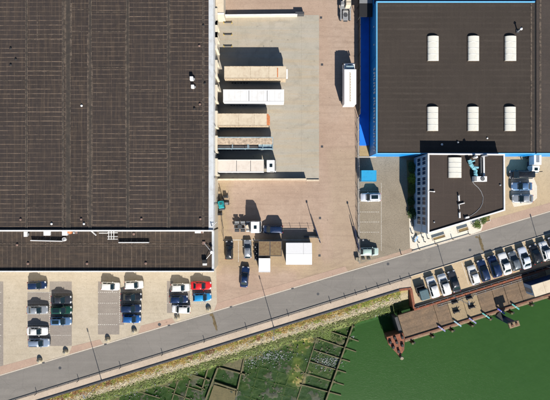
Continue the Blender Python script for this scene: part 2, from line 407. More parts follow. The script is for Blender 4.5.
ke.prism([W(-900, road_s(-900)-.55), W(1500, road_s(1500)-.55), W(1500, road_s(1500)), W(-900, road_s(-900))], -.05, .15)
setting('pavement_kerb', ke, 'kerb', 'raised kerb on the quay side of the road', 'kerb')
# painted marks and bays
bays = MB()
for r in ((-18, 3.3, 281.5, 371), (49.6, 71.8, 281.5, 346), (98, 119.4, 281.5, 334.5), (119.4, 124, 292, 325), (167, 173, 281, 313)):
    bays.sheet(poly((r[0], r[2]), (r[1], r[2]), (r[1], r[3]), (r[0], r[3])), .008)
bays.sheet(poly((27.5, 292), (49.6, 292), (49.6, 346), (27.5, 344)), .008)
bays.sheet(poly((173, 291.5), (190, 291.5), (190, 303), (173, 303)), .008)
setting('bay_paving', bays, 'bay', 'grey paved parking bays in the beige car park', 'ground')
lines = MB()
def dotted(u0, v0, u1, v1, z=.013, step=2.0, on=1.2, w=.1):
    n = int(math.hypot(u1-u0, v1-v0)/step)
    for i in range(n):
        a = i*step/math.hypot(u1-u0, v1-v0); b = (i*step+on)/math.hypot(u1-u0, v1-v0)
        p = W(u0+(u1-u0)*a, v0+(v1-v0)*a); q = W(u0+(u1-u0)*b, v0+(v1-v0)*b)
        L = math.hypot(q[0]-p[0], q[1]-p[1]); nx, ny = -(q[1]-p[1])/L*w/2, (q[0]-p[0])/L*w/2
        lines.sheet([(p[0]+nx, p[1]+ny), (q[0]+nx, q[1]+ny), (q[0]-nx, q[1]-ny), (p[0]-nx, p[1]-ny)], z)
for v in (292.3, 303.2, 314, 324.7, 335.3):
    dotted(27.5, v, 71.5, v); 
    if v < 330: dotted(98, v, 119.5, v)
for v in (292.3, 303.2): dotted(167, v, 190, v); dotted(190, v, 211, v)
for v in (292.3, 303.2, 314, 324.7, 335.3, 346): dotted(-12, v, 3, v)
dotted(49.6, 292, 49.6, 345); dotted(119.6, 292, 119.6, 325); dotted(190.5, 283, 190.5, 303)
for v in (190.5, 201.5, 212, 222, 232.2): dotted(360, v, 381, v, .01, 2.2, 1.5, .09)
dotted(381.3, 183, 381.3, 252, .01, 2.0, 1.7, .08)
for u in (238.5,): dotted(u, 241, u, 262, .01, 1.0, 1.0, .09)
dotted(224, 240, 309, 240, .016, 1.0, 1.0, .13)
for i in range(14):
    u = 420.8 + i*10.15
    dotted(u, road_s(u)+1.4, u+7.2, road_s(u)+24, .134, 1.0, 1.0, .08)
setting('bay_lines', lines, 'line', 'thin white lines between parking bays', 'road marking')
pt = MB()
def blob(mb, cu, cv, ru, rv, z, n=18, ang=0.0, jag=.25):
    P = []
    for i in range(n):
        t = 2*math.pi*i/n; k = 1+random.uniform(-jag, jag)
        x, y = ru*k*math.cos(t), rv*k*math.sin(t)
        P.append(W(cu+x*math.cos(ang)-y*math.sin(ang), cv+x*math.sin(ang)+y*math.cos(ang)))
    mb.sheet(P, z)
blob(pt, 214.8, 323, 1.6, 9.5, .018, 26, R(-14), .3)
blob(pt, 481.3, 244, 1.5, 8.8, .018, 26, R(-16), .3)
blob(pt, 211.5, 315, 1.8, 1.3, .0181); blob(pt, 476.5, 237, 1.6, 1.1, .0181)
setting('road_patch', pt, 'patch', 'muddy trench strips across the road', 'road patch')
cv = MB()
for u, v, r in ((159.5, 324.5, .36), (318, 294, .3), (388, 264, .3), (60, 368, .32), (470, 250, .3)): 
    cv.add([(W(u, v)[0]+r*math.cos(t*math.pi/8), W(u, v)[1]+r*math.sin(t*math.pi/8), .019) for t in range(16)], [tuple(range(16))])
for u, v in ((43.5, 364), (105.5, 344), (169, 325.5), (231, 307), (292.5, 288.5)):
    p = W(u, road_n(u)-.2); cv.sheet([(p[0]-.28, p[1]-.18), (p[0]+.28, p[1]-.1), (p[0]+.28, p[1]+.2), (p[0]-.28, p[1]+.12)], .034)
for u, v in ((321, 17.5), (322, 64.5), (322, 146.5), (320, 218), (319.5, 255.5), (529, 211)):
    p = W(u, v); cv.sheet([(p[0]-.25, p[1]-.25), (p[0]+.25, p[1]-.25), (p[0]+.25, p[1]+.25), (p[0]-.25, p[1]+.25)], .010)
setting('drain_covers', cv, 'dgrey', 'dark iron drain and manhole covers', 'drain cover')

# ---------------------------------------------------------------- shore, seabed, water
WZ = -2.8
P0 = Vector(W(0, 412.5)); dn = Vector((1, .307)).normalized(); nn = Vector((dn.y, -dn.x))
def st(x, y):
    d = Vector((x, y)) - P0; return d.dot(dn), d.dot(nn)
def sst(u, v, z=WZ): return st(*W(u, v, z))
crA, crB = W(352, 326, WZ), W(325, 402, WZ)
def right_of_crib(x, y):
    ax, ay = crA; bx, by = crB
    L = math.hypot(bx-ax, by-ay)
    return ((bx-ax)*(y-ay) - (by-ay)*(x-ax))/L      # metres, positive east of the crib line
def shore_z(s, t):
    p = P0 + dn*s + nn*t; x, y = p
    w = mnoise.noise(Vector((s*.18, t*.1, 3)))*.8
    tt = t + w*.7
    pts = [(-.5, -.45), (0, -.5), (1.4, -.85), (3.3, -1.65), (5.6, WZ+.03), (6.6, WZ-.07), (200, WZ-.09)]
    z = WZ-.12
    for (a, za), (b, zb) in zip(pts, pts[1:]):
        if a <= tt <= b: z = za+(zb-za)*(tt-a)/(b-a); break
        if tt < -.5: z = -.45
    e = right_of_crib(x, y)
    n1 = mnoise.fractal(Vector((x*.35, y*.35, 1)), .9, 2.1, 5)
    n2 = mnoise.fractal(Vector((x*1.6, y*1.6, 5)), .9, 2.1, 4)
    dk = 1-max(0, min(1, (e+.3)/1.6))*.9
    n1 *= dk; n2 *= dk
    if t > 5: z += n1*.22 + n2*.12*min(1, (t-5)/1.5)
    else: z += n2*.06*min(1, max(0, t)/1.0)
    if t > 5.0: z -= max(0, min(1, (e+.3)/1.6))*1.6*min(1, (t-5.0)/1.2)
    if t > 27 and e < -6: z -= (t-27)*.9
    if t > 39: z -= (t-39)*.3
    return z
def grid(smin, smax, ds, tmin, tmax, dt):
    ns = int((smax-smin)/ds)+1; nt = int((tmax-tmin)/dt)+1
    vs, fs, uv = [], [], []
    for i in range(ns):
        for j in range(nt):
            s, t = smin+i*ds, tmin+j*dt; p = P0+dn*s+nn*t
            vs.append((p.x, p.y, shore_z(s, t))); uv.append((t, s))
    for i in range(ns-1):
        for j in range(nt-1):
            a = i*nt+j; fs.append((a, a+1, a+nt+1, a+nt))
    return vs, fs, uv
def shore_mat():
    m = NT('tidal_shore')
    uvn = m.n('ShaderNodeUVMap'); uvn.uv_map = 'st'
    t = m.sep(uvn.outputs[0])[0]
    n1 = m.noise(.9, 5, .7); n2 = m.noise(3.5, 5, .75); n3 = m.noise(.22, 4, .6)
    tt = m.math('ADD', t, m.math('MULTIPLY', m.math('SUBTRACT', n1, .5), 2.0))
    q = m.n('ShaderNodeValToRGB'); cr = q.color_ramp
    stops = [(0.0, (.34, .27, .10)), (.9, (.32, .25, .08)), (1.5, (.28, .23, .13)), (2.1, (.36, .30, .19)), (2.9, (.28, .24, .13)), (3.4, (.11, .13, .025)),
             (4.9, (.11, .16, .015)), (5.7, (.070, .070, .012)), (7.2, (.034, .040, .018)), (20, (.026, .040, .024))]
    cr.elements[0].position = 0; cr.elements[0].color = (*stops[0][1], 1)
    cr.elements[1].position = 1; cr.elements[1].color = (*stops[-1][1], 1)
    for p, c in stops[1:-1]:
        e = cr.elements.new(p/20); e.color = (*c, 1)
    m.l(m.math('DIVIDE', tt, 20, clamp=True), q.inputs[0])
    c = q.outputs[0]
    # upper beach: orange plants, dark gaps
    up = m.math('LESS_THAN', t, 2.0)
    c = m.mix(m.math('MULTIPLY', m.math('MULTIPLY', m.ramp(n2, .56, .64), up), .55), c, (.22, .10, .03, 1))
    # stones: dark joints
    v = m.n('ShaderNodeTexVoronoi'); v.feature = 'DISTANCE_TO_EDGE'; v.inputs['Scale'].default_value = 2.2; m.l(m.co, v.inputs['Vector'])
    jo = m.math('LESS_THAN', v.outputs['Distance'], .07)
    mid = m.math('MULTIPLY', m.math('GREATER_THAN', t, 1.2), m.math('LESS_THAN', t, 5.5))
    c = m.mix(m.math('MULTIPLY', m.math('MULTIPLY', jo, mid), .55), c, (.12, .11, .05, 1))
    low = m.math('GREATER_THAN', t, 6.0)
    c = m.mix(m.math('MULTIPLY', m.math('MULTIPLY', m.ramp(n1, .5, .62), low), .6), c, (.075, .08, .025, 1))
    c = m.mix(m.math('MULTIPLY', m.math('MULTIPLY', m.ramp(n3, .55, .66), low), .6), c, (.13, .12, .04, 1))
    c = m.mix(m.math('MULTIPLY', m.math('MULTIPLY', m.ramp(n2, .58, .74), low), .5), c, (.15, .145, .08, 1))
    x, y, z = m.sep()
    for u, v_, r in ((296, 379, 2.6), (300, 346, 2.4), (297, 362, 1.6), (308, 341, 1.5)):
        px, py = W(u, v_, WZ)
        d = m.math('SQRT', m.math('ADD', m.math('POWER', m.math('SUBTRACT', x, px), 2), m.math('POWER', m.math('SUBTRACT', y, py), 2)))
        d = m.math('ADD', d, m.math('MULTIPLY', m.math('SUBTRACT', n1, .5), 3.5))
        k = m.math('SUBTRACT', 1.0, m.ramp(d, r*.3, r))
        c = m.mix(m.math('MULTIPLY', k, .8), c, (.30, .25, .06, 1))
    e = m.ramp(z, WZ-.35, WZ-1.0)
    c = m.mix(e, c, (.036, .100, .026, 1))
    m.color(c); m.rough(.75); m.bump(m.math('MULTIPLY', n2, m.math('SUBTRACT', 1.0, e)), .5, .08)
    return m.m
M['shore'] = shore_mat()
def terrain(name, smin, smax, ds, tmin, tmax, dt):
    vs, fs, uv = grid(smin, smax, ds, tmin, tmax, dt)
    me = bpy.data.meshes.new(name); me.from_pydata(vs, [], fs); me.update()
    ul = me.uv_layers.new(name='st')
    for lp in me.loops: ul.data[lp.index].uv = uv[lp.vertex_index]
    me.materials.append(M['shore'])
    for p in me.polygons: p.use_smooth = True
    o = bpy.data.objects.new(name, me); COL.objects.link(o)
    return o
tag(terrain('shore', -20, 150, .24, -.4, 42, .24), 'rocky beach falling from the quay wall into tidal mud', 'shore', kind='structure')

def water_mat():
    m = NT('murky_green_water')
    n1 = m.noise(.06, 5, .6, .4); n2 = m.noise(.5, 5, .7, .3)
    c = m.mix(m.ramp(n1, .3, .7), (.026, .092, .013, 1), (.042, .122, .018, 1))
    c = m.mix(m.math('MULTIPLY', m.ramp(n2, .45, .75), .5), c, (.055, .145, .03, 1))
    m.color(c); m.rough(.22); m.p.inputs['IOR'].default_value = 1.33; m.p.inputs['Specular IOR Level'].default_value = .35
    nb = m.noise(2.2, 4, .7, .5, src=m.mapped((1, 1.7, 1), rot=R(25)))
    nb2 = m.noise(9.0, 3, .7, .4); m.bump(m.math('ADD', nb, m.math('MULTIPLY', nb2, .45)), .45, .10)
    tr = m.n('ShaderNodeBsdfTransparent'); tr.inputs[0].default_value = (.74, .86, .74, 1)
    mx = m.n('ShaderNodeMixShader'); mx.inputs[0].default_value = .27
    m.l(tr.outputs[0], mx.inputs[1]); m.l(m.p.outputs[0], mx.inputs[2]); m.l(mx.outputs[0], m.out.inputs[0])
    return m.m
M['water'] = water_mat()
e2 = lambda s, t: tuple(P0+dn*s+nn*t)
setting('water', MB().sheet([e2(-900, -2), e2(1400, -2), e2(1400, 1800), e2(-900, 1800)], WZ), 'water', 'deep green harbour water', 'water')
setting('seabed', MB().sheet([e2(-900, -2.2), e2(1400, -2.2), e2(1400, 1800), e2(-900, 1800)], WZ-1.75), NT('seabed_silt').m, 'dark green silt under the water', 'seabed')
sb = bpy.data.materials['seabed_silt'].node_tree.nodes['Principled BSDF']; sb.inputs['Base Color'].default_value = (.036, .100, .026, 1); sb.inputs['Roughness'].default_value = .9

# quay wall faces
qw = MB()
qw.bar(e2(-900, .12), tuple(Vector(W(405, wall_v(405)))+nn*.12), .24, -3.6, -.02)
setting('quay_wall', qw, 'slate', 'dark retaining wall under the quay pavement', 'quay wall')
cp = thing('quay_parapet', 'dark blue grey coping running along the edge above the beach', 'parapet')
q = MB(); k0 = Vector(W(399, wall_v(399))); k1 = Vector(e2(-120, 0))
q.bar(tuple(k1), tuple(k0), .36, -.1, .30); q.build('coping', 'slate', cp, bevel=.03)

# rocks on the beach: a loose apron nobody could count
def rock(mb, x, y, z, r, flat=.6):
    n = 7; vs = []; 
    rot = random.random()*6.3
    for lev, k in ((-.5, .75), (.15, 1.0), (.75, .55)):
        for i in range(n):
            t = rot+2*math.pi*i/n; q = r*k*random.uniform(.75, 1.2)
            vs.append((x+q*math.cos(t), y+q*math.sin(t), z+lev*r*flat))
    vs.append((x, y, z+r*flat))
    fs = [(i, (i+1) % n, n+(i+1) % n, n+i) for i in range(n)] + [(n+i, n+(i+1) % n, 2*n+(i+1) % n, 2*n+i) for i in range(n)] + [(2*n+i, 2*n+(i+1) % n, 3*n) for i in range(n)]
    mb.add(vs, fs)
rk = MB(); ra = MB(); rw = MB()
for i in range(5200):
    s = random.uniform(-4, 92); t = random.gauss(2.2, .55)
    if not (.7 < t < 4.3): continue
    p = P0+dn*s+nn*t; rock(rk, p.x, p.y, shore_z(s, t)+.03, random.choice((.05, .07, .1, .13, .17)))
for i in range(2600):
    s = random.uniform(-4, 90); t = random.gauss(4.0, .6)
    if not (2.9 < t < 6.8): continue
    p = P0+dn*s+nn*t; rock(ra, p.x, p.y, shore_z(s, t)+.03, random.choice((.06, .09, .13, .18, .26)))
for cu, cvv, ru, rv, n in ((272, 356, 20, 7, 330), (327, 362, 15, 8, 300), (128, 392, 22, 7, 110), (150, 384, 15, 4, 60), (190, 372, 18, 4, 60), (250, 362, 8, 7, 70), (352, 337, 4, 2, 25), (90, 397, 18, 3, 60), (380, 315, 9, 3, 40)):
    for i in range(n):
        x, y = W(random.gauss(cu, ru*.5), random.gauss(cvv, rv*.5), WZ)
        s, t = st(x, y)
        if t < 4.6: continue
        rock(rw, x, y, max(shore_z(s, t), WZ-.03)+.03, random.choice((.04, .05, .07, .1, .15)))
tag(rk.build('beach_stones', 'stone'), 'pale rubble stones covering the upper beach', 'stones', kind='stuff')
M['algae'] = plain('algae_covered_stone', (.075, .088, .02), .8, var=.5, scale=.9)
tag(ra.build('algae_stones', 'algae'), 'green weed covered stones along the waterline', 'stones', kind='stuff')
M['wetstone'] = plain('wet_light_stone', (.17, .19, .185), .35, var=.7, scale=1.3)
tag(rw.build('shell_stones', 'wetstone'), 'light wet stones scattered over the tidal mud', 'stones', kind='stuff')
# dark weedy rubble breaking the surface of the tidal flat
rd = MB()
for i in range(1500):
    s = random.uniform(-4, 84); t = random.uniform(5.2, 16)
    p = P0+dn*s+nn*t
    if right_of_crib(p.x, p.y) > -.5: continue
    if mnoise.noise(Vector((p.x*.25, p.y*.25, 9))) < .0: continue
    rock(rd, p.x, p.y, WZ+random.uniform(-.06, .02), random.choice((.06, .1, .15, .22)), .5)
M['mudrock'] = plain('muddy_weed_rock', (.048, .05, .02), .6, var=.6, scale=.7)
tag(rd.build('tidal_rubble', 'mudrock'), 'dark weedy rubble lying in the shallows', 'stones', kind='stuff')
# beach plants
def leafclump(mb, x, y, z, r, n, hk=.8, ls=.12):
    for i in range(n):
        a = random.random()*6.283; q = r*math.sqrt(random.random()); h = random.random()*r*hk*(1-.5*q/r)
        cx, cy, cz = x+q*math.cos(a), y+q*math.sin(a), z+h
        l = ls*random.uniform(.6, 1.4); b = random.random()*6.283; tl = random.uniform(-.7, .7)
        dx, dy = math.cos(b)*l, math.sin(b)*l
        mb.add([(cx-dx, cy-dy, cz), (cx+dy*.5, cy-dx*.5, cz+tl*l*.5), (cx+dx, cy+dy, cz+tl*l), (cx-dy*.5, cy+dx*.5, cz+.02)], [(0, 1, 2, 3)])
vg = [MB(), MB(), MB()]
for i in range(1900):
    s = random.uniform(-4, 92); t = abs(random.gauss(.75, .6))+.15
    if t > 2.4: continue
    k = mnoise.noise(Vector((s*.35, t*.5, 2)))
    w = 2 if k < .02 else (0 if k > .22 else 1)
    if random.random() < .25: w = random.randrange(3)
    if s > 80 and random.random() < .7: w = 1
    p = P0+dn*s+nn*t; leafclump(vg[w], p.x, p.y, shore_z(s, t), random.uniform(.15, .5), 18, .7, .09)
M['leafr'] = plain('rusty_orange_leaves', (.20, .085, .035), .8, var=.5, scale=.5)
for mb, mt, lb in zip(vg, ('leafr', 'leafy', 'leafo'), ('rust red ground plants under the quay wall', 'yellow green ground plants under the quay wall', 'straw coloured grass under the quay wall')):
    tag(mb.build('beach_plants', mt), lb, 'plants', kind='stuff')
al = MB()
for i in range(1500):
    s = random.uniform(-4, 88); t = random.gauss(4.3, .7)
    if mnoise.noise(Vector((s*.2, 0, 7))) < -.25: continue
    p = P0+dn*s+nn*t; leafclump(al, p.x, p.y, shore_z(s, t), random.uniform(.15, .45), 14, .3, .1)
for cu, cvv in ((328, 333), (322, 335), (333, 337), (326, 338), (391, 312), (386, 308), (378, 309), (396, 306)):
    for i in range(40):
        x, y = W(random.gauss(cu, 4), random.gauss(cvv, 2.2), WZ); s, t = st(x, y)
        leafclump(al, x, y, max(WZ, shore_z(s, t)), .3, 14, .3, .1)
M['leafg'] = plain('bright_sea_lettuce', (.085, .13, .014), .6, var=.5, scale=.6)
tag(al.build('seaweed', 'leafg'), 'bright green seaweed along the waterline', 'seaweed', kind='stuff')

M['shoreslab'] = ground_mat('weedy_slab', (.12, .105, .05), (.17, .14, .065), dark=.5, big=.8, grime=1.0)
# timber cribs in the shallows
def beam(parent, name, p, q, w, z0, z1, mat='wettimber'):
    L = math.hypot(q[0]-p[0], q[1]-p[1])
    return MB().bar(p, q, w, z0, z1).build(name, mat, parent, bevel=.02)
t = thing('timber_crib', 'long algae covered timber groyne frame beside the open green water', 'timber frame', group='timber frames in the shallows')
beam(t, 'rail', W(353, 324, WZ), W(325, 402, WZ), .34, WZ-.5, WZ+.42)
beam(t, 'rail', W(317, 337, WZ), W(297, 400, WZ), .22, WZ-.5, WZ+.12)
for a, b in (((317, 338), (356, 351.5)), ((322, 328.5), (358.5, 341)), ((314, 350), (350, 361.5)), ((310, 361.5), (346, 372.5)), ((304, 373), (344, 385)), ((300, 384), (341, 395))):
    beam(t, 'crossbeam', W(*a, WZ), W(*b, WZ), .24, WZ-.5, WZ+.16+random.uniform(-.12, .1))
for k in range(7):
    u = 352.5-k*3.9; v = 326+k*10.9
    x, y = W(u+1.2, v, WZ); MB().tube((x, y, WZ-1.5), (x, y, WZ+.62), .16, 9).build('pile', 'wettimber', t)
t = thing('timber_crib', 'square timber crib with a dark pool and stone slab below the trench strip', 'timber frame', group='timber frames in the shallows')
for a, b, w in (((218.5, 366), (206, 399), .38), ((217.5, 366.5), (245, 374), .3), ((245, 355), (236, 396), .3), ((215, 382), (238, 389.5), .34)):
    beam(t, 'beam', W(*a, WZ), W(*b, WZ), w, WZ-.4, WZ+.38)
sl = MB().prism(poly((214, 384.5), (237, 391.5), (234, 402), (208, 402), z=WZ), WZ-.3, WZ+.14); sl.build('slab', M['shoreslab'], t)
sl = MB().prism(poly((226, 362), (244, 355.5), (243.5, 371.5), (219, 365), z=WZ), WZ-.3, WZ+.1); sl.build('slab', M['wettimber'], t)
t = thing('timber_crib', 'broken timber cross lying in mud left of the square crib', 'timber frame', group='timber frames in the shallows')
for a, b, w in (((209, 365), (202, 390), .3), ((189, 373.5), (210, 380), .26), ((196, 385), (205, 389), .22)):
    beam(t, 'beam', W(*a, WZ), W(*b, WZ), w, WZ-.4, WZ+.25)
t = thing('timber_crib', 'faint sunken timber grid between the square crib and the long groyne', 'timber frame', group='timber frames in the shallows')
for a, b in (((262, 358), (250, 400)), ((280, 364), (271, 400)), ((253, 378), (296, 389)), ((247, 386), (300, 400)), ((258, 367), (300, 378)), ((272, 361), (262, 400)), ((290, 372), (281, 402)), ((243, 396), (262, 402))):
    beam(t, 'beam', W(*a, WZ), W(*b, WZ), .24, WZ-.5, WZ-.05)
t = thing('timber_crib', 'sunken timbers at the left end of the beach', 'timber frame', group='timber frames in the shallows')
for a, b in (((163, 385), (176, 390)), ((178, 381), (172, 400)), ((140, 392), (160, 398)), ((186, 386), (202, 391)), ((190, 380), (184, 400)), ((172, 393), (190, 399))):
    beam(t, 'beam', W(*a, WZ), W(*b, WZ), .22, WZ-.5, WZ+.12)

# guard rail between road and pavement
g = thing('guard_rail', 'low dark guard rail along the quay side of the road', 'railing')
gd = MB(); a = W(-260, road_s(-260)+.5); b = W(411, road_s(411)+.9)
gd.bar(a, b, .06, .20, .28); gd.build('rail', 'dgrey', g)
us = [37+41.9*i for i in range(-2, 8)] + [345, 356, 367, 378, 389.5, 401, 410]
for u in us:
    x, y = W(u, road_s(u)+.75); h = .95 if u < 335 else .75
    MB().box(x-.05, x+.05, y-.05, y+.05, .1, h).build('post', 'dgrey', g)
for k in range(40):
    u = 37-84+10.5*k
    if u > 335: break
    x, y = W(u, road_s(u)+.55); MB().box(x-.04, x+.04, y-.04, y+.04, .1, .22).build('post', 'dgrey', g)

# ---------------------------------------------------------------- brown hall and its annexe
HA, HB2 = 7.0, 6.5
xE = W(213, 0, HA)[0]                       # east face of the hall
yS = W(0, 229.8, HA)[1]; yS2 = W(0, 271.6, HB2)[1]
xW = -62.0; yN = 58.0
hall = thing('warehouse_hall', 'big brown ribbed roof hall filling the upper left', 'warehouse', (0, 0, 0))
MB().box(xW, xE-.02, yS+.1, yN, 0, 4.3).build('wall', 'facade2', hall)
MB().box(xW, xE, yS+.1, yN, 4.3, HA-.35).build('upper_cladding', 'facade', hall)
xR = W(208.7, 0, HA)[0]
MB().box(xW-.2, xR, yS, yN+.2, HA-.35, HA).build('roof', 'roofA', hall)
MB().box(xR, xE+.12, yS, yN+.2, HA-.35, HA+.10).build('gutter', 'gutter', hall, bevel=.03)
MB().box(xW-.2, xE+.12, yS-.3, yS, HB2-.3, HA+.42).build('parapet', 'white', hall, bevel=.03)
def rA(u, v, z=HA): return W(u, v, z)
for u0, u1, mt in ((25.8, 27.6, 'roofseam'), (62.5, 64, 'roofseam'), (66, 70.5, 'roofseam'), (89, 91.6, 'roofseam'), (126.5, 129.3, 'roofseam'), (167.3, 170, 'roofseam'), (202.5, 204, 'roofseam'), (-14, -12, 'roofseam')):
    MB().box(rA(u0, 0)[0], rA(u1, 0)[0], yS+.02, yN-.3, HA-.1, HA+.05).build('ridge_strip', 'ridgedark', hall)
    for uu in (u0, u1): MB().box(rA(uu, 0)[0]-.07, rA(uu, 0)[0]+.05, yS+.02, yN-.3, HA-.1, HA+.065).build('ridge_edge', 'roofseam', hall)
for u0, u1, v0, v1 in ((64.5, 65.4, -20, 64), (70.8, 72, 3, 60), (87.2, 88.2, 34, 226), (37.2, 37.8, 10, 40), (125.2, 125.8, 20, 150), (92.2, 92.8, 60, 226)):
    MB().box(rA(u0, 0)[0], rA(u1, 0)[0], rA(0, v1)[1], rA(0, v0)[1], HA-.1, HA+.03).build('roof_flashing', 'roofseam', hall)
for v, u0, u1 in ((34.5, 27.8, 62.3), (39.5, 27.8, 62.3), (9.5, 71, 89), (31.5, 71, 126), (67.5, 91.8, 126.4), (71.5, 27.8, 62.3), (80.5, -20, 25.6), (190, 204, 167), (12, 92, 126), (91, 129.5, 167), (151, 129.5, 167), (206, 27.8, 62.3), (120, 170.2, 202.3), (176, 71, 89)):
    a, b = sorted((u0, u1)); MB().box(rA(a, 0)[0], rA(b, 0)[0], rA(0, v)[1]-.05, rA(0, v)[1]+.05, HA-.1, HA+.035).build('sheet_lap', 'roofseam', hall)
for v in (15, 40, 70, 97, 124, 152, 178, 205):
    x, y = rA(213, v); MB().tube((xE+.1, y, HA-.3), (xE+.1, y, .1), .06).build('downpipe', 'galv', hall)
for v in (23, 35, 46, 73, 97, 122, 146, 168):
    y = W(0, v, 1.5)[1]
    d = MB().box(xE-.0, xE+.06, y-1.35, y+1.35, 1.1, 4.1).build('dock_door', 'mgrey', hall)
    s_ = MB(); s_.box(xE+.02, xE+.5, y-1.75, y-1.4, .9, 4.2); s_.box(xE+.02, xE+.5, y+1.4, y+1.75, .9, 4.2); s_.box(xE+.02, xE+.5, y-1.75, y+1.75, 4.2, 4.38)
    s_.build('dock_shelter', 'facade2', d)
annex = thing('warehouse_annexe', 'long low annexe with lengthwise brown roof south of the hall', 'warehouse', (0, 0, 0))
MB().box(xW, xE, yS2+.15, yS-.32, 0, HB2-.35).build('wall', 'facade2', annex)
MB().box(xW-.2, xE-.3, yS2+.22, yS-.31, HB2-.35, HB2-.02).build('roof', 'roofA2', annex)
MB().box(xW-.2, xE+.15, yS2, yS2+.22, HB2-.5, HB2+.42).build('south_parapet', 'white', annex, bevel=.02)
MB().box(xE-.3, xE+.15, yS2+.22, yS-.31, HB2-.5, HB2+.15).build('gutter', 'gutter', annex, bevel=.02)
for v in (243.6, 246.0): MB().box(xW, xE-.35, W(0, v, HB2)[1]-.06, W(0, v, HB2)[1]+.06, HB2-.1, HB2+.02).build('sheet_lap', 'roofseam', annex)
# things on the brown roofs
def vent(u, v, z, r, h, mat, label, name='roof_vent', group='small roof vents on the brown hall'):
    x, y = W(u, v, z); t = thing(name, label, 'roof vent', (x, y, z), group=group)
    r *= .72; h *= .7; MB().tube((0,0,-.05), (0,0,h*.7), r*.7, 12).build('stub', 'dgrey', t)
    MB().tube((0,0,h*.7), (0,0,h), r*1.1, 12, r*.6).build('cap', mat, t)
for u, v, mt, lb in ((11, 48.5, 'black', 'uppermost of three dark vents at the left of the hall roof'), (16, 59.5, 'black', 'right of three dark vents at the left of the hall roof'), (11, 65, 'black', 'lowest of three dark vents at the left of the hall roof'),
                 (199.5, 46, 'pinkcap', 'pink roof vent near the hall gutter beside the loading yard'), (200, 104.3, 'pinkcap', 'pink roof vent below the white vent hoods near the gutter'),
                 (203.5, 25.5, 'black', 'dark vent at the hall gutter nearest the top'), (205, 83.5, 'black', 'dark vent at the gutter beside the white vent hoods'), (194.5, 108.6, 'black', 'dark vent below the pink vent near the hall gutter'),
                 (82, 105.8, 'white', 'small white vent in the middle of the hall roof'),
                 (21, 219.5, 'pinkcap', 'pink roof vent above the left end of the annexe'), (52, 223.8, 'white', 'small white vent above the white box on the annexe'), (81.5, 219.2, 'pinkcap', 'pink roof vent above the orange tank'),
                 (84.3, 223.8, 'white', 'small white vent right above the orange tank'), (141.7, 219, 'pinkcap', 'pink roof vent at the bottom of the hall roof, third from the left'), (200.5, 218.8, 'pinkcap', 'pink roof vent in the lower right corner of the hall')):
    vent(u, v, HA, .30, .38, mt, lb)
for u, v, lb in ((28.3, 263.5, 'pink vent at the left of the annexe roof near its edge'), (87.3, 263.5, 'pink vent near the middle of the annexe roof edge'), (146, 263.2, 'pink vent on the right part of the annexe roof edge'), (17.5, 244.8, 'faded pink vent on the annexe lap seam'), (134, 234, 'pale pink vent right of the white roof frame')):
    vent(u, v, HB2, .33, .35, 'pinkcap', lb, group='small roof vents on the annexe')
def hood(u, v, z, lx, ly, h, label, duct=False, group=None):
    x, y = W(u, v, z); t = thing('ventilation_hood', label, 'ventilation hood', (x, y, z), group=group)
    MB().box(-lx/2, lx/2, -ly/2, ly/2, .1, h).build('housing', 'whiteclean', t, bevel=.06)
    MB().box(-lx/2+.1, lx/2-.1, -ly/2+.1, ly/2-.1, -.05, .1).build('curb', 'dgrey', t)
    MB().box(lx/2, lx/2+.28, -ly*.3, ly*.15, .2, h*.7).build('outlet', 'galv', t)
hood(192.3, 79.5, HA, .65, .75, .9, 'upper of two white ventilation hoods near the hall gutter', group='white hoods on the hall')
hood(193.2, 87.3, HA, .6, .7, .7, 'lower of two white ventilation hoods near the hall gutter', group='white hoods on the hall')
hood(27, 234, HB2, .6, 1.0, .6, 'narrow white hood at the left of the annexe roof')
hood(66.3, 232.5, HB2, 1.0, 1.1, .7, 'white hood touching the orange tank')
x, y = W(48, 232.2, HB2); t = thing('roof_box', 'flat square white box on the annexe roof', 'roof box', (x, y, HB2))
MB().box(-.62, .62, -.6, .6, 0, .35).build('housing', 'whiteclean', t, bevel=.03); MB().box(-.66, .66, -.64, .64, .35, .4).build('lid', 'whiteclean', t, bevel=.02)
x, y = W(70.2, 231.6, HB2); t = thing('roof_tank', 'round orange tank on the annexe roof', 'tank', (x, y, HB2))
MB().tube((0,0,0), (0,0,.45), .5, 20).build('drum', 'orange', t); MB().tube((0,0,.45), (0,0,.55), .42, 20, .2).build('lid', 'orange', t)
x, y = W(65, 239.2, HB2); t = thing('roof_tank', 'small round white drum at the end of the left roof screen', 'tank', (x, y, HB2))
MB().tube((0,0,0), (0,0,.4), .38, 16).build('drum', 'white', t); MB().tube((0,0,.4), (0,0,.46), .3, 16, .15).build('lid', 'galv', t)
x, y = W(76.5, 232, HB2); t = thing('roof_unit', 'small dark fan box with a rusty lid right of the orange tank', 'roof unit', (x, y, HB2))
MB().box(-.5, .5, -.35, .35, 0, .5).build('housing', 'dgrey', t, bevel=.04); MB().box(.05, .5, -.3, .3, .5, .58).build('lid', 'pinkcap', t); MB().tube((-.2,-.15,.5), (-.2,-.15,.7), .14).build('pipe', 'white', t)
def screen(u0, v0, u1, v1, label):
    p, q = W(u0, v0, HB2), W(u1, v1, HB2); t = thing('roof_screen', label, 'screen', group='long white screens on the annexe roof')
    MB().bar(p, q, .16, HB2+.02, HB2+.55).build('panel', 'white', t)
    n = 5
    for i in range(n+1):
        x = p[0]+(q[0]-p[0])*i/n; y = p[1]+(q[1]-p[1])*i/n
        MB().tube((x, y+.08, HB2+.5), (x, y+.6, HB2), .03, 6).build('brace', 'dgrey', t)
screen(32, 240.3, 63.5, 241, 'left long white screen on the annexe roof')
screen(119.5, 242.3, 149.5, 242.3, 'right long white screen on the annexe roof')
t = thing('pipe_rack', 'white ladder shaped pipe frame on the annexe roof', 'pipe frame')
m_ = MB()
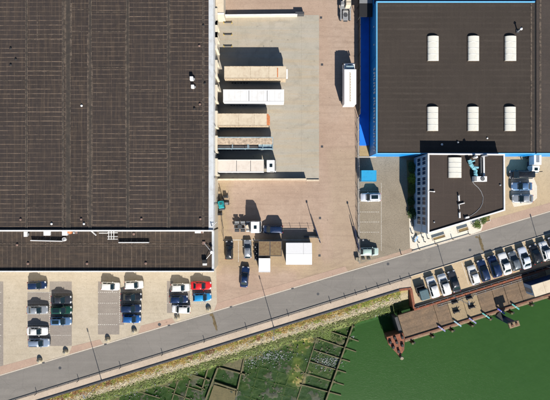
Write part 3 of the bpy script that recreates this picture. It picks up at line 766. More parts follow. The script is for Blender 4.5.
for v in (232.6, 236.5, 239): m_.tube((*W(108, v, HB2), HB2+.25), (*W(118.3, v, HB2), HB2+.25), .06)
m_.build('rung', 'white', t); m_ = MB()
for u in (109.5, 112, 114.5): m_.tube((*W(u, 231.3, HB2), HB2+.33), (*W(u, 239.5, HB2), HB2+.33), .07)
m_.build('rail', 'white', t)
MB().tube((*W(99.5, 233, HB2), HB2+.2), (*W(108.5, 233, HB2), HB2+.2), .07).build('pipe', 'white', t)
MB().tube((*W(91.5, 231, HB2), HB2+.1), (*W(97, 235, HB2), HB2+.45), .12).build('chute', 'white', t)
x, y = W(199.8, 231.7, HB2); t = thing('roof_box', 'oblong cream box below the hall parapet at the right', 'roof box', (x, y, HB2))
MB().box(-.95, .75, -.28, .28, 0, .28).build('housing', 'white', t, bevel=.03); MB().box(.3, .7, -.3, .3, .28, .36).build('lid', 'pinkcap', t)
x, y = W(205, 262.5, HB2); t = thing('roof_unit', 'dark hooded fan with white tray in the annexe corner', 'roof unit', (x, y, HB2))
MB().box(-.45, .4, -.1, .65, 0, .7).build('housing', 'black', t, bevel=.05); MB().box(-.42, .42, -.55, -.1, 0, .3).build('tray', 'white', t)
mx, my = W(212.6, 251.7, HB2)
t = thing('roof_mast', 'short white mast with guy pipes at the annexe gutter', 'mast', (mx, my, HB2))
MB().tube((0,0,0), (0,0,1.1), .09).build('pole', 'white', t); MB().tube((0,0,1.0), (0,0,1.12), .32, 10).build('plate', 'white', t)
for u, v in ((204.3, 243), (205, 260.5)):
    a = W(u, v, HB2); MB().tube((0,0,.9), (a[0]-mx, a[1]-my, .15), .05).build('guy_pipe', 'white', t)
MB().box(W(204, 243, HB2)[0]-mx-.3, W(204, 243, HB2)[0]-mx+.3, W(204, 243, HB2)[1]-my-.3, W(204, 243, HB2)[1]-my+.3, 0, .22).build('foot', 'pinkcap', t)
mx, my = W(212, 226.5, HA); t = thing('roof_mast', 'short white mast where hall and annexe gutters meet', 'mast', (mx, my, HA))
MB().tube((0,0,0), (0,0,.8), .09).build('pole', 'white', t); MB().tube((0,0,.7), (1.0,.9,.1), .05).build('guy_pipe', 'white', t)

# ---------------------------------------------------------------- blue hall
ZB = 5.7
bx0, by0 = W(376.3, 153.5, ZB); bx1, by1 = W(534.8, 1.6, ZB)
bh = thing('blue_warehouse', 'blue walled warehouse with flat grey brown roof and six rooflights', 'warehouse')
MB().box(bx0+.02, bx1-.03, by0+.02, by1-.02, 0, ZB-.2).build('wall', 'bluewall', bh)
MB().box(bx0+.2, bx1-.05, by0+.1, by1-.2, ZB-.2, ZB+.0).build('roof', 'roofB', bh)
f = MB(); f.box(bx0-.05, bx0+.2, by0-.05, by1+.05, ZB-.3, ZB+.16); f.box(bx0+.2, bx1-.05, by0-.05, by0+.1, ZB-.3, ZB+.16); f.box(bx0+.2, bx1-.05, by1-.2, by1+.05, ZB-.3, ZB+.16)
f.build('roof_edge', 'bluetrim', bh, bevel=.02)
# white characters down the west wall, too small in the photograph to be read
v = 69.0; i = 0
while v < 151:
    le = MB(); y = W(0, v, 4.9)[1]; hgt = .34; x = bx0-.045
    kind = (0, 1, 2, 3, 1, 0, 2)[i % 7]; i += 1
    if kind in (0, 1, 3): le.box(x-.2, x+.05, y-.19, y+.19, 4.48, 4.62)
    if kind in (0, 2): le.box(x-.2, x+.05, y-.19, y+.19, 5.05, 5.2)
    if kind in (1, 2): le.box(x-.2, x+.05, y-.19, y-.04, 4.62, 5.2 if kind == 1 else 5.05)
    if kind == 3: le.box(x-.2, x+.05, y+.06, y+.17, 4.62, 5.2)
    if kind == 0: le.box(x-.2, x+.05, y-.05, y+.05, 4.62, 5.05)
    le.build('letter', 'whiteclean', bh)
    v += 3.35 if i % 8 else 5.2
for v in (26.5, 44.5): 
    y = W(0, v, 4.4)[1]; MB().box(bx0-.18, bx0+.02, y-.12, y+.12, 4.2, 4.45).build('wall_lamp', 'white', bh)
for v in (8, 30, 60, 90, 120, 148):
    y = W(0, v, 3)[1]; MB().box(bx0-.06, bx0+.02, y-.05, y+.05, 0, ZB-.3).build('downpipe', 'bluewall', bh)
b2 = thing('side_warehouse', 'dark roofed warehouse at the upper right edge of the photo', 'warehouse')
MB().box(bx1+.32, bx1+60, by0+.02, by1+40, 0, ZB-.2).build('wall', 'bluewall', b2)
MB().box(bx1+.30, bx1+60, by0+.1, by1+40, ZB-.2, ZB+.02).build('roof', 'roofB2', b2)
MB().box(bx1+.30, bx1+60, by0-.05, by0+.1, ZB-.3, ZB+.16).build('roof_edge', 'bluetrim', b2, bevel=.02)
MB().box(bx1+.9, bx1+1.3, by0+.4, by1+39, ZB-.02, ZB+.06).build('flashing', 'roofseam', b2)
MB().box(bx1-.9, bx1-.6, by0+.4, by1-.4, ZB-.02, ZB+.05).build('flashing', 'roofseam', bh)
MB().box(bx1-.03, bx1+.30, by0+.3, by1+.0, 0, ZB-.12).build('party_gap', 'black', bh)
def rooflight(u0, u1, v0, v1, z, label, group, arch=.42):
    cx, cy = W((u0+u1)/2, (v0+v1)/2, z); k = K*(1-z/H); wx, ly = (u1-u0)*k, (v1-v0)*k
    t = thing('rooflight', label, 'rooflight', (cx, cy, z), group=group)
    MB().box(-wx/2-.08, wx/2+.08, -ly/2-.08, ly/2+.08, -.05, .16).build('curb', 'roofseam', t)
    n = 12; vs = []; fs = []
    for j, y in enumerate((-ly/2, ly/2)):
        for i in range(n+1):
            a = math.pi*i/n; vs.append((-math.cos(a)*wx/2, y, .16+math.sin(a)*arch))
    for i in range(n): fs.append((i, i+1, n+2+i, n+1+i))
    fs += [tuple(range(n+1)), tuple(range(n+1, 2*n+2))]
    MB().add(vs, fs).build('vault', 'poly', t)
    for q in (1, 2, 3):
        y = -ly/2+ly*q/4; r = MB()
        for i in range(n):
            a, b = math.pi*i/n, math.pi*(i+1)/n
            r.tube((-math.cos(a)*(wx/2+.01), y, .17+math.sin(a)*(arch+.01)), (-math.cos(b)*(wx/2+.01), y, .17+math.sin(b)*(arch+.01)), .025, 4)
        r.build('rib', 'galv', t)
pos = ((427.3, 438.3, 'left'), (467.6, 478.6, 'middle'), (504.4, 515.6, 'right'))
for u0, u1, w_ in pos:
    rooflight(u0, u1, 36.8, 61, ZB, '%s rooflight of the upper row on the blue warehouse' % w_, 'vaulted white rooflights on the blue warehouse')
    rooflight(u0-.3, u1-.5, 107.3, 131, ZB, '%s rooflight of the lower row on the blue warehouse' % w_, 'vaulted white rooflights on the blue warehouse')
x, y = W(517.3, 31.5, ZB); t = thing('roof_chimney', 'slim cowled flue beside the upper right rooflight', 'flue', (x, y, ZB))
MB().tube((0,0,0), (0,0,1.2), .14, 12).build('pipe', 'galv', t); MB().tube((0,0,1.25), (0,0,1.45), .28, 12, .1).build('cowl', 'whiteclean', t); MB().box(-.3,.3,-.3,.3,0,.2).build('base', 'dgrey', t)
MB().tube((.15, .1, .1), (1.0, .9, .1), .05).build('drain_pipe', 'roofseam', t)
vent(487, 138.3, ZB, .22, .3, 'white', 'tiny pale vent below the rooflights near the small office', group='roof vents on the blue warehouse')
vent(441.5, 144.6, ZB, .3, .5, 'white', 'pale vent left in the office shadow on the blue warehouse', group='roof vents on the blue warehouse')
vent(457.5, 142.6, ZB, .28, .5, 'galv', 'pale vent right in the office shadow on the blue warehouse', group='roof vents on the blue warehouse')
# blue slab, canopies beside it
setting('blue_apron', MB().prism([(W(359.3, 0)[0], W(0, 145.5)[1]), (bx0-.1, W(0, 145.5)[1]), (bx0-.1, W(0, 1)[1]), (W(359.3, 0)[0], W(0, 1)[1])], -.05, .22), 'blueapron' if 'blueapron' in M else plain('blue_apron_paint', (.012, .20, .95), .6, var=.12, scale=.5), 'blue painted apron strip west of the blue warehouse', 'ground')
t = thing('loading_canopy', 'black and grey canopy over the top end of the blue strip', 'canopy')
x0, x1 = W(359.5, 0, 3)[0], bx0-.1; y0, y1 = W(0, 16.5, 3)[1], W(0, -14, 3)[1]
MB().box(x0, x1, y0, W(0, 3.2, 3)[1], 2.8, 3.0).build('roof', 'black', t); MB().box(x0, x1, W(0, 3.2, 3)[1], y1, 2.8, 3.05).build('roof_panel', 'mgrey', t)
for yy in (y0+.15, (y0+y1)/2, y1-.2): MB().tube((x0+.12, yy, 0), (x0+.12, yy, 2.8), .07).build('post', 'dgrey', t)
na = thing('north_annexe', 'navy clad building north of the blue warehouse', 'warehouse')
MB().box(bx0, bx1, by1+.4, by1+30, 0, 4.2).build('wall', 'bluewall', na); MB().box(bx0-.1, bx1+.02, by1+.3, by1+30, 4.2, 4.45).build('roof', 'navy', na)
setting('sandy_corner', MB().sheet(poly((359.5, 146), (371, 146), (371, 157), (359.5, 157)), .03), 'tanearth', 'sandy corner below the blue strip', 'ground')

# ---------------------------------------------------------------- small office building
ZC = 7.6
c = [W(428, 153.6, ZC), W(504.3, 154.2, ZC), W(504.6, 210.3, ZC), W(428, 233.6, ZC)]
of = thing('office_building', 'pale blue panelled office with a brown roof and slanted south side', 'office building')
MB().prism(c, 0, ZC-.35).build('wall', 'panelC', of)
def inset(pl, d):
    n = len(pl); A = sum(pl[i-1][0]*pl[i][1]-pl[i][0]*pl[i-1][1] for i in range(n)); sg = 1 if A > 0 else -1; out = []
    for i in range(n):
        p, q, r = Vector(pl[i-1]), Vector(pl[i]), Vector(pl[(i+1) % n])
        a = (q-p).normalized(); b = (r-q).normalized()
        n1 = Vector((-a.y, a.x))*sg; n2 = Vector((-b.y, b.x))*sg
        m_ = (n1+n2); m_ = m_/(m_.length_squared/2); o_ = q+m_*d; out.append((o_.x, o_.y))
    return out
MB().prism(inset(c, .22), ZC-.35, ZC-.12).build('roof', 'roofC', of)
co_, ci_ = inset(c, -.06), inset(c, .22); pr = MB()
for i in range(4):
    j = (i+1) % 4; pr.prism([co_[i], co_[j], ci_[j], ci_[i]], ZC-.35, ZC+.12)
pr.build('parapet', 'white', of)
cx0 = c[0][0]
def cyv(v, z): return W(0, v, z)[1]
for zi, (z0, z1) in enumerate(((2.2, 3.95), (4.95, 6.6))):
    ys = [c[0][1]-1.25-2.05*i for i in range(8)]
    for y in ys:
        if y < c[3][1]+.9: continue
        w_ = MB(); w_.box(cx0-.05, cx0+.01, y-.78, y+.78, z0, z1); wo_ = w_.build('window', 'glass', of)
        fr = MB(); fr.box(cx0-.1, cx0+.01, y-.86, y+.86, z1, z1+.08); fr.box(cx0-.13, cx0+.01, y-.86, y+.86, z0-.09, z0); fr.box(cx0-.1, cx0+.01, y-.86, y-.78, z0, z1); fr.box(cx0-.1, cx0+.01, y+.78, y+.86, z0, z1); fr.box(cx0-.08, cx0-.05, y-.04, y+.04, z0, z1)
        fr.build('frame', 'white', wo_)
for z in (4.35, 6.95): MB().box(cx0-.04, cx0+.01, c[3][1]+.05, c[0][1]-.05, z, z+.12).build('panel_joint', 'galv', of)
d0, d1 = Vector(c[3]), Vector(c[2]); dd = (d1-d0); L = dd.length; dd.normalize(); nrm = Vector((dd.y, -dd.x)); ang = math.atan2(dd.y, dd.x)
for z0, z1 in ((1.0, 2.7), (4.6, 6.3)):
    for i in range(6):
        p = d0+dd*(1.6+i*2.6)
        wo_ = MB().rbox(p.x+nrm.x*.02, p.y+nrm.y*.02, 1.7, .1, z0, z1, ang).build('window', 'glass', of)
        MB().rbox(p.x+nrm.x*.06, p.y+nrm.y*.06, 1.9, .14, z0-.1, z0-.003, ang).build('sill', 'white', wo_)
rooflight(448, 461, 157.7, 177.8, ZC-.1, 'wide cream rooflight on the small office', 'rooflight on the office', .4)
ZR = ZC-.12
x, y = W(478, 179, ZR); t = thing('air_handling_unit', 'white air conditioning unit with a round fan on the office roof', 'air conditioner', (x, y, ZR))
MB().box(-1.25, 1.25, -.55, .5, .1, 1.0).build('housing', 'whiteclean', t, bevel=.04)
MB().tube((.35, 0, 1.0), (.35, 0, 1.07), .42, 20).build('fan_guard', 'dgrey', t)
for q in range(4): MB().rbox(.35, 0, .7, .09, 1.075, 1.09, q*math.pi/4).build('fan_blade', 'mgrey', t)
MB().box(-1.25, -.8, -.5, .45, 1.0, 1.05).build('panel', 'mgrey', t)
MB().box(-1.3, 1.3, -.6, .55, -.05, .1).build('plinth', 'dgrey', t)
t = thing('duct_run', 'crumpled cyan foil duct curling above the white unit', 'duct', (0, 0, 0))
pts = [(469.3, 160), (470.5, 164), (473, 167.5), (475.5, 170), (475, 173.5), (476.5, 177)]
for i in range(len(pts)-1):
    MB().tube((*W(*pts[i], ZR+.6), ZR+.62), (*W(*pts[i+1], ZR+.6), ZR+.62), .38, 10, .33).build('duct_section', 'cyan', t)
MB().tube((*W(473, 167, ZR+.6), ZR+.6), (*W(478, 167.5, ZR+.6), ZR+.8), .22, 8).build('branch', 'cyan', t)
MB().tube((*W(471, 162, ZR+.6), ZR+.6), (*W(474.5, 160.5, ZR+.6), ZR+.7), .16, 8).build('branch', 'cyan', t)
t = thing('duct_stub', 'white elbow pipe at the top edge of the office roof', 'pipe')
MB().tube((*W(473.8, 157.5, ZR), ZR), (*W(473.8, 157.5, ZR), ZR+.7), .25, 10).build('riser', 'white', t); MB().tube((*W(473, 158, ZR), ZR+.7), (*W(475, 156.8, ZR), ZR+.75), .28, 10).build('elbow', 'white', t)
t = thing('cable_tray', 'white pipe run from the office parapet down to the fan unit', 'pipe run')
MB().bar(W(482.6, 156.5, ZR), W(482.8, 176, ZR), .28, ZR+.15, ZR+.5).build('tray', 'white', t)
MB().bar(W(480.3, 157, ZR), W(486.5, 155.6, ZR), .3, ZR+.15, ZR+.48).build('end_tray', 'galv', t)
MB().bar(W(479.8, 158, ZR), W(480, 175, ZR), .12, ZR, ZR+.5).build('support', 'mgrey', t)
t = thing('roof_cable', 'pale cable curving across the office roof', 'cable')
pts = [(472, 181), (474, 184), (478, 187.5), (481, 191.5), (483, 197), (482.5, 203), (480, 208), (476, 212), (471, 215.5), (466, 217.5)]
MB().path([(*W(*p, ZR), ZR+.05) for p in pts], .05).build('cable', 'galv', t)
for (a, b, wd_, lb) in (((458.2, 195.5), (458.6, 201), .26, 'upper short white pipe stub on the office roof'), ((458, 204.5), (464, 203), .16, 'branched white pipe in the middle of the office roof'), ((459, 212.5), (459.2, 218), .3, 'lower short white pipe stub on the office roof'), ((464.5, 218), (468.5, 217), .35, 'pale blue roof fitting at the cable end')):
    p, q = W(*a, ZR), W(*b, ZR); t = thing('pipe_stub', lb, 'pipe', (p[0], p[1], ZR)); q = (q[0]-p[0], q[1]-p[1])
    MB().bar((0, 0), q, wd_, 0, .3).build('pipe', 'white', t); MB().box(-.12, .12, -.12, .12, 0, .45).build('riser', 'galv', t)
    if 'branched' in lb: MB().bar((.1, 0), (.2, -.9), .14, 0, .25).build('branch', 'white', t)
t = thing('wall_lamp', 'thin white lamp arm lying on the left office parapet', 'lamp')
MB().bar(W(428.5, 191.3, ZC), W(434.2, 191.7, ZC), .12, ZC+.02, ZC+.2).build('arm', 'white', t); MB().rbox(*W(433.8, 191.7, ZC), .3, .22, ZC+.0, ZC+.22).build('head', 'whiteclean', t)
vent(434, 222, ZR, .2, .3, 'galv', 'grey vent in the lower left of the office roof', group='vents on the office roof')
vent(500, 185, ZR, .25, .3, 'mgrey', 'grey vent near the right office parapet', group='vents on the office roof')

# ---------------------------------------------------------------- fences, yard walls, gates
def low_wall(u0, v0, u1, v1, h, w, label, mat='white'):
    p, q = W(u0, v0), W(u1, v1); t = thing('yard_wall', label, 'wall', group='low loading yard walls')
    MB().bar(p, q, w, -.02, h).build('wall', 'facade2', t); MB().bar(p, q, w+.1, h, h+.08).build('coping', mat, t)
    return t
t = low_wall(217, 17.4, 297, 16.6, 1.0, .16, 'pale low wall along the top of the loading yard')
x, y = W(299.5, 15.2); MB().rbox(x, y, 1.9, .5, 0, 1.1).build('end_block', 'dgrey', t)
low_wall(217, 179.9, 306, 179.6, 1.0, .3, 'pale low wall along the bottom of the loading yard', 'cream')
low_wall(306.5, 180.3, 319, 180.3, .12, .25, 'short kerb stub ending the bottom yard wall', 'cream')
x, y = W(218, 6, 4.5); t = thing('stair_tower', 'small cream roofed lean-to at the top of the loading yard', 'lean-to')
x1_ = W(223.2, 0, 4)[0]; y0_ = W(0, 12.5, 4)[1]
MB().box(xE+.05, x1_, y0_, y0_+9, 0, 3.7).build('wall', 'facade2', t); MB().box(xE+.05, x1_+.1, y0_-.1, y0_+9, 3.7, 4.0).build('roof', 'cream', t)
MB().box(xE+.05, x1_+.15, y0_-.2, y0_-.1, 3.6, 4.1).build('roof_edge', 'white', t)
for v, lb in ((23, 'uppermost'), (35, 'middle'), (46.5, 'lowest')):
    t = thing('dock_guide', '%s of the three empty dark wheel guides in the loading yard' % lb, 'wheel guide', (*W(228, v), 0), group='wheel guides at the empty docks')
    MB().tube((-.9, 0, .22), (.95, 0, .22), .1, 8).build('tube', 'dgrey', t); MB().box(-.95, -.8, -.12, .12, 0, .3).build('foot', 'yellow', t); MB().box(.8, .95, -.12, .12, 0, .3).build('foot', 'yellow', t)
# dark sheet fence and light mesh fence west of the blue warehouse
t = thing('sheet_fence', 'tall dark sheet fence between yard and blue strip', 'fence')
MB().bar(W(358.2, -40), W(358.2, 116), .09, .05, 2.1).build('panel', 'dgrey', t)
for k in range(12): x, y = W(358.2, -38+13.5*k); MB().box(x-.07, x+.07, y-.07, y+.07, 0, 2.2).build('post', 'black', t)
t = thing('mesh_fence', 'pale mesh fence on a kerb beside the visitor yard', 'fence')
MB().bar(W(357.6, 118), W(358.4, 262), .22, 0, .14).build('kerb', 'kerb', t)
for k in range(13):
    x, y = W(357.6+k*.065, 119+11.9*k); MB().tube((x, y, 0), (x, y, 1.5), .045).build('post', 'white', t)
for z in (.3, .8, 1.45): MB().tube((*W(357.6, 118), z), (*W(358.4, 262), z), .025, 6).build('rail', 'galv', t)
w_ = MB()
for k in range(105):
    f_ = k/104; x, y = W(357.6+.8*f_, 118+144*f_); w_.tube((x, y, .14), (x, y, 1.45), .012, 3)
tag(w_.build('mesh_wires', 'galv', t), None, None)
t = thing('yard_kerb', 'thin pale kerb below the blue warehouse', 'kerb')
MB().bar(W(358.5, 157), W(376, 157), .14, 0, .12).build('kerb_stone', 'white', t)

def street_lamp(u, v, h, arm, label, group, armdir=(0, 1), r=.09):
    x, y = W(u, v); t = thing('street_lamp', label, 'street lamp', (x, y, 0), group=group)
    MB().tube((0,0,0), (0,0,h), r, 10, r*.6).build('pole', 'galv', t)
    MB().tube((0,0,0), (0,0,.5), r*1.5, 10).build('base', 'mgrey', t)
    a = Vector((armdir[0], armdir[1])).normalized()
    MB().tube((0,0,h-.05), (a.x*arm, a.y*arm, h+.1), .045, 8).build('arm', 'galv', t)
    MB().rbox(a.x*arm, a.y*arm, .7, .24, h+.04, h+.16, math.atan2(a.y, a.x)).build('lamp_head', 'mgrey', t)
    return t
for u, v, lb in ((-72, 434, 'out of sight'), (102, 380.8, 'left street lamp standing at the quay edge'), (274, 328, 'street lamp at the quay edge below the brown and white sheds'), (452, 295.4, 'street lamp at the quay parking edge beside the dark hatchback'), (545, 266.5, 'street lamp at the right end of the quay parking')):
    if lb == 'out of sight': continue
    street_lamp(u, v, 7.4, .5, lb, 'street lamps on the quay', (-.3, 1), .08)
def gate(u, v, h, leaf0, leaf1, label, group='open steel yard gates'):
    x, y = W(u, v); t = thing('yard_gate', label, 'gate', (x, y, 0), group=group)
    MB().tube((0,0,0), (0,0,h), .09, 10, .06).build('post', 'dgrey', t); MB().box(-.16, .16, -.16, .16, h-.1, h+.1).build('lamp', 'mgrey', t)
    p, q = W(*leaf0), W(*leaf1); p = (p[0]-x, p[1]-y); q = (q[0]-x, q[1]-y)
    fr = MB(); fr.bar(p, q, .1, .15, .25); fr.bar(p, q, .1, 1.7, 1.8); fr.bar(p, q, .1, .9, .98)
    lf = fr.build('gate_leaf', 'navy', t); b_ = MB()
    for i in range(22):
        f_ = i/21; b_.box(p[0]+(q[0]-p[0])*f_-.03, p[0]+(q[0]-p[0])*f_+.03, p[1]+(q[1]-p[1])*f_-.03, p[1]+(q[1]-p[1])*f_+.03, .25, 1.75)
    b_.build('bars', 'navy', lf)
    MB().box(-.3, .3, -.2, .2, 0, 1.0).build('motor_box', 'dgrey', t)
gate(316.5, 236.5, 5.4, (314.0, 225.5), (319.6, 242), 'dark steel gate leaf standing open by the white shed')
gate(357.3, 237.5, 5.4, (352.5, 226), (357.4, 248), 'dark steel gate leaf standing open against the mesh fence')
t = thing('gate_beam', 'thin rail fence between the white shed and the open gate', 'fence')
for z in (.5, .9): MB().tube((*W(283, 229), z), (*W(316, 229), z), .012, 6).build('rail', 'galv', t)
for u in (283, 291, 301, 309, 315): MB().tube((*W(u, 229), 0), (*W(u, 229), 1.05), .04, 6).build('post', 'galv', t)
x, y = W(310, 236.5); MB().rbox(x, y, 2.6, .35, .1, .6).build('track_beam', 'dgrey', t)
t = thing('wire_fence', 'sagging wire fence in front of the tractor unit', 'fence')
for u, v in ((222, 215), (223.5, 228), (224.2, 240)): MB().tube((*W(u, v), 0), (*W(u, v), 1.4), .04, 6).build('post', 'dgrey', t)
for z in (.5, 1.0, 1.35): MB().path([(*W(222, 215), z), (*W(223.5, 228), z-.05), (*W(224.2, 240), z)], .015, 4).build('wire', 'dgrey', t)

# boulders and posts
def boulder(u, v, label):
    x, y = W(u, v, .4); t = thing('planter_stone', label, 'boulder', (x, y, 0), group='round pale boulders along the car park edge')
    b = MB(); n = 12; vs = []; 
    for z, k in ((0, .50), (.2, .58), (.45, .55), (.62, .40), (.72, .16)):
        for i in range(n):
            a = 2*math.pi*i/n; q = k*random.uniform(.93, 1.07); vs.append((q*math.cos(a), q*math.sin(a), z))
    fs = [(r*n+i, r*n+(i+1) % n, (r+1)*n+(i+1) % n, (r+1)*n+i) for r in range(4) for i in range(n)] + [tuple(range(4*n, 5*n))]
    b.add(vs, fs).build('stone', 'stone', t, smooth=True)
    MB().tube((0,0,.70), (0,0,.80), .16, 10, .1).build('lifting_cap', 'mgrey', t)
for u, v, lb in ((39, 361, 'leftmost pale boulder at the car park edge'), (65, 352.5, 'pale boulder below the empty bay under the blue hatchback'), (107.3, 340, 'pale boulder below the grey empty bays'), (133.8, 331.5, 'pale boulder below the bright blue hatchback'), (177, 318, 'pale boulder below the white hatchback facing left'), (208.5, 309.5, 'rightmost pale boulder below the cyan car')):
    boulder(u, v, lb)
t = thing('kerb_fence', 'low kerb with short dark posts in front of the office', 'railing')
us_ = (401, 418.8, 435.3, 452, 468.7)
for u in us_:
    x, y = W(u, road_n(u)-2.2); MB().tube((x, y, 0), (x, y, .8), .09, 8).build('post', 'timber', t)
MB().bar(W(412, road_n(412)-2.0), W(469, road_n(469)-2.0), .16, 0, .16).build('kerb_stone', 'kerb', t)
def planter(u, v, lx, ly, a, label, plants, soil=True):
    x, y = W(u, v); t = thing('plant_bed', label, 'plant bed', (x, y, 0), a)
    r = MB(); r.box(-lx/2, lx/2, -ly/2, -ly/2+.12, 0, .4); r.box(-lx/2, lx/2, ly/2-.12, ly/2, 0, .4); r.box(-lx/2, -lx/2+.12, -ly/2+.12, ly/2-.12, 0, .4); r.box(lx/2-.12, lx/2, -ly/2+.12, ly/2-.12, 0, .4)
    r.build('border', 'kerb', t); MB().box(-lx/2+.12, lx/2-.12, -ly/2+.12, ly/2-.12, 0, .33).build('soil', 'soil', t)
    if plants:
        m_ = MB()
        for i in range(8): leafclump(m_, random.uniform(-lx/2, lx/2), random.uniform(-ly/2, ly/2), .33, .45, 50, .9, .11)
        m_.build('foliage', plants, t)
aC = math.atan2(.302, 1)
planter(438.3, 237.3, 2.9, .75, aC, 'narrow brown soil bed in front of the office', None)
planter(462.5, 229.6, 2.4, .9, aC, 'grey edged bed in the middle of the office front', None)
planter(476.3, 224.3, 1.5, 1.3, aC, 'left bright green bed at the east end of the office front', 'leafg')
planter(485.3, 219.5, 1.7, 1.2, aC, 'right green bed at the east end of the office front', 'leafg')
for i, (u, v) in enumerate(((411.5, 233), (413, 241.5), (418, 242), (422, 237), (424, 241.5), (427.5, 238.3), (412, 226))):
    x, y = W(u, v); t = thing('bollard', ('dark bollard on the white corner nearest the visitor yard edge', 'dark bollard on the white corner closest to the road', 'dark bollard just right of the one closest to the road', 'dark bollard under the office corner', 'dark bollard between the office corner bollard and the kerb', 'rightmost dark bollard on the white paving corner', 'topmost dark bollard on the white paving corner')[i], 'bollard', (x, y, 0), group='bollards on the white paving corner')
    MB().tube((0,0,0), (0,0,.75), .1, 10).build('shaft', 'dgrey', t); MB().tube((0,0,.75), (0,0,.82), .13, 10, .06).build('cap', 'black', t)
x, y = W(415.5, 238.8); t = thing('bench', 'small blue grey bench on the white paving corner', 'bench', (x, y, 0), R(60))
MB().box(-.7, .7, -.2, .2, .4, .47).build('seat', 'panelC', t); MB().box(-.6, -.5, -.18, .18, 0, .4).build('leg', 'dgrey', t); MB().box(.5, .6, -.18, .18, 0, .4).build('leg', 'dgrey', t)
# shrubs on the shaded west side of the office
def shrub(u, v, r, h, mat, label):
    x, y = W(u, v); t = thing('shrub', label, 'shrub', (x, y, 0), group='shrubs against the office west wall')
    m_ = MB()
    for i in range(26):
        a = random.random()*6.28; q = r*.75*math.sqrt(random.random()); leafclump(m_, q*math.cos(a), q*math.sin(a)*1.7, random.uniform(.1, h*.6), r*.5, 60, 1.2, .1)
    m_.build('foliage', mat, t); MB().tube((0,0,0), (0,0,h*.5), .06, 6, .03).build('stem', 'timber', t)
M['leafm'] = plain('olive_leaves', (.09, .12, .02), .7, var=.4, scale=2.0)
shrub(410.5, 168, .75, 1.6, 'leafd', 'dark shrub nearest the blue warehouse by the office wall')
shrub(411, 178.5, .8, 1.4, 'leafy', 'yellow green shrub between dark shrubs by the office wall')
shrub(411, 189.5, .8, 1.5, 'leafm', 'olive green shrub in the shade of the office wall')
shrub(410, 201, .7, 1.3, 'leafd', 'low dark shrub beside the middle office windows')
shrub(411, 213, .85, 1.8, 'leafd', 'round dark shrub at the corner of the white paving')
setting('shrub_bed', MB().sheet(poly((406.5, 160), (414.5, 160), (414.5, 217), (408.5, 217)), .02), 'soil', 'dark soil bed along the office wall', 'ground')

# ---------------------------------------------------------------- pier
DZ = 0.0
pa = Vector(W(397.6, 315.5, DZ)); pb = Vector(W(524.5, 276.2, DZ)); e1 = (pb-pa).normalized(); e2_ = Vector((e1.y, -e1.x)); PANG = math.atan2(e1.y, e1.x)
PW = 5.25; PL = 52.0
pier = thing('pier', 'concrete slab pier with rusty edge beams on piles beside the quay parking', 'pier', (pa.x, pa.y, 0), PANG)
def pl(u, v, z=0.0):
    d = Vector(W(u, v, z)) - pa; return d.dot(e1), d.dot(e2_)     # along, across (south positive)
js = [0, pl(433.5, 306)[0], pl(447, 302)[0], pl(462, 298)[0], pl(476, 292)[0], pl(491, 288)[0], pl(503, 285)[0]]
while js[-1] < PL: js.append(js[-1]+3.25)
for i in range(len(js)-1):
    MB().box(js[i]+.04, js[i+1]-.04, -PW, -.02, -.45, DZ+(.0 if i % 2 else .012)).build('deck_slab', ('deck', 'deck', 'decklight', 'decklight', 'deck', 'deck', 'deck')[i % 7], pier, bevel=.02)
MB().box(.1, PL, -PW+.1, -.1, -.8, -.46).build('under_beam', 'black', pier)
MB().box(-.75, -.06, -PW+.2, -.3, -4.5, -.12).build('west_shadow_block', 'slate', pier, bevel=.03)  # dark box added to extend the pier's shadow over the lit water strip
MB().box(-.05, PL, -PW-.42, -PW-.02, -.75, .22).build('edge_beam', 'rustbeam', pier, bevel=.03)
MB().box(-.05, PL, -PW-1.0, -PW-.46, -.9, -.25).build('fender_walkway', 'timber', pier, bevel=.03)
for i in range(17):
    for w in (-.7, -PW+.6):
        MB().tube((1.2+i*3.1, w, -7), (1.2+i*3.1, w, -.8), .22, 10).build('pile', 'wettimber', pier)
for i, (u, v) in enumerate(((413.5, 343.5), (433.2, 337.2), (453, 331.3), (473, 326), (491, 319.5), (512.5, 313.5), (532.5, 305.5), (552, 299.5))):
    s_, w_ = pl(u, v); MB().tube((s_-.22, -w_+.1, -7), (s_-.22, -w_+.1, .25), .24, 10).build('fender_pile', 'wettimber', pier)
    MB().tube((s_+.25, -w_+.1, -7), (s_+.25, -w_+.1, .1), .2, 10).build('fender_pile', 'black', pier)
for k, z in ((.35, .12), (.75, .10)): MB().tube((9, -k, z), (32, -k, z), .04 if k > .5 else .06, 8).build('pipe', 'mgrey', pier)
for s_ in range(10, 32, 2): MB().box(s_-.07, s_+.07, -.9, -.25, 0.013, .05).build('pipe_rest', 'mgrey', pier)
# rusty beams round the parking strip
rb = thing('quay_edge_beam', 'rusty red steel beam along the south edge of the quay parking', 'steel beam')
x0_, y0_ = W(414, park_s(414)+.8, .3); x1__, y1__ = W(700, park_s(700)+.8, .3)
MB().bar(W(414.6, park_s(414.6)-.2, .3), W(700, park_s(700)-.2, .3), .2, -.6, .5).build('barrier', 'slate', rb, bevel=.02)
MB().bar(W(414, park_s(414)+2.3, 0), W(700, park_s(700)+2.3, 0), .42, -1.2, .10).build('girder', 'rust', rb, bevel=.03)
for k in range(28): u = 418+k*7.3; MB().rbox(*W(u, park_s(u)+1.0, .2), .14, .3, .1, .42, PANG).build('bracket', 'dgrey', rb)
rw_ = thing('sheet_pile_corner', 'rusty L shaped sheet pile cap at the west end of the quay parking', 'steel wall')
MB().bar(W(399.3, wall_v(399.3)+.1, .2), W(411.4, 288.6, .2), .5, -3.6, .25).build('cap', 'rust', rw_, bevel=.02)
MB().bar(W(411.0, 289.3, .2), W(414.4, 308.5, .2), .55, -3.6, .26).build('return_cap', 'rust', rw_, bevel=.02)
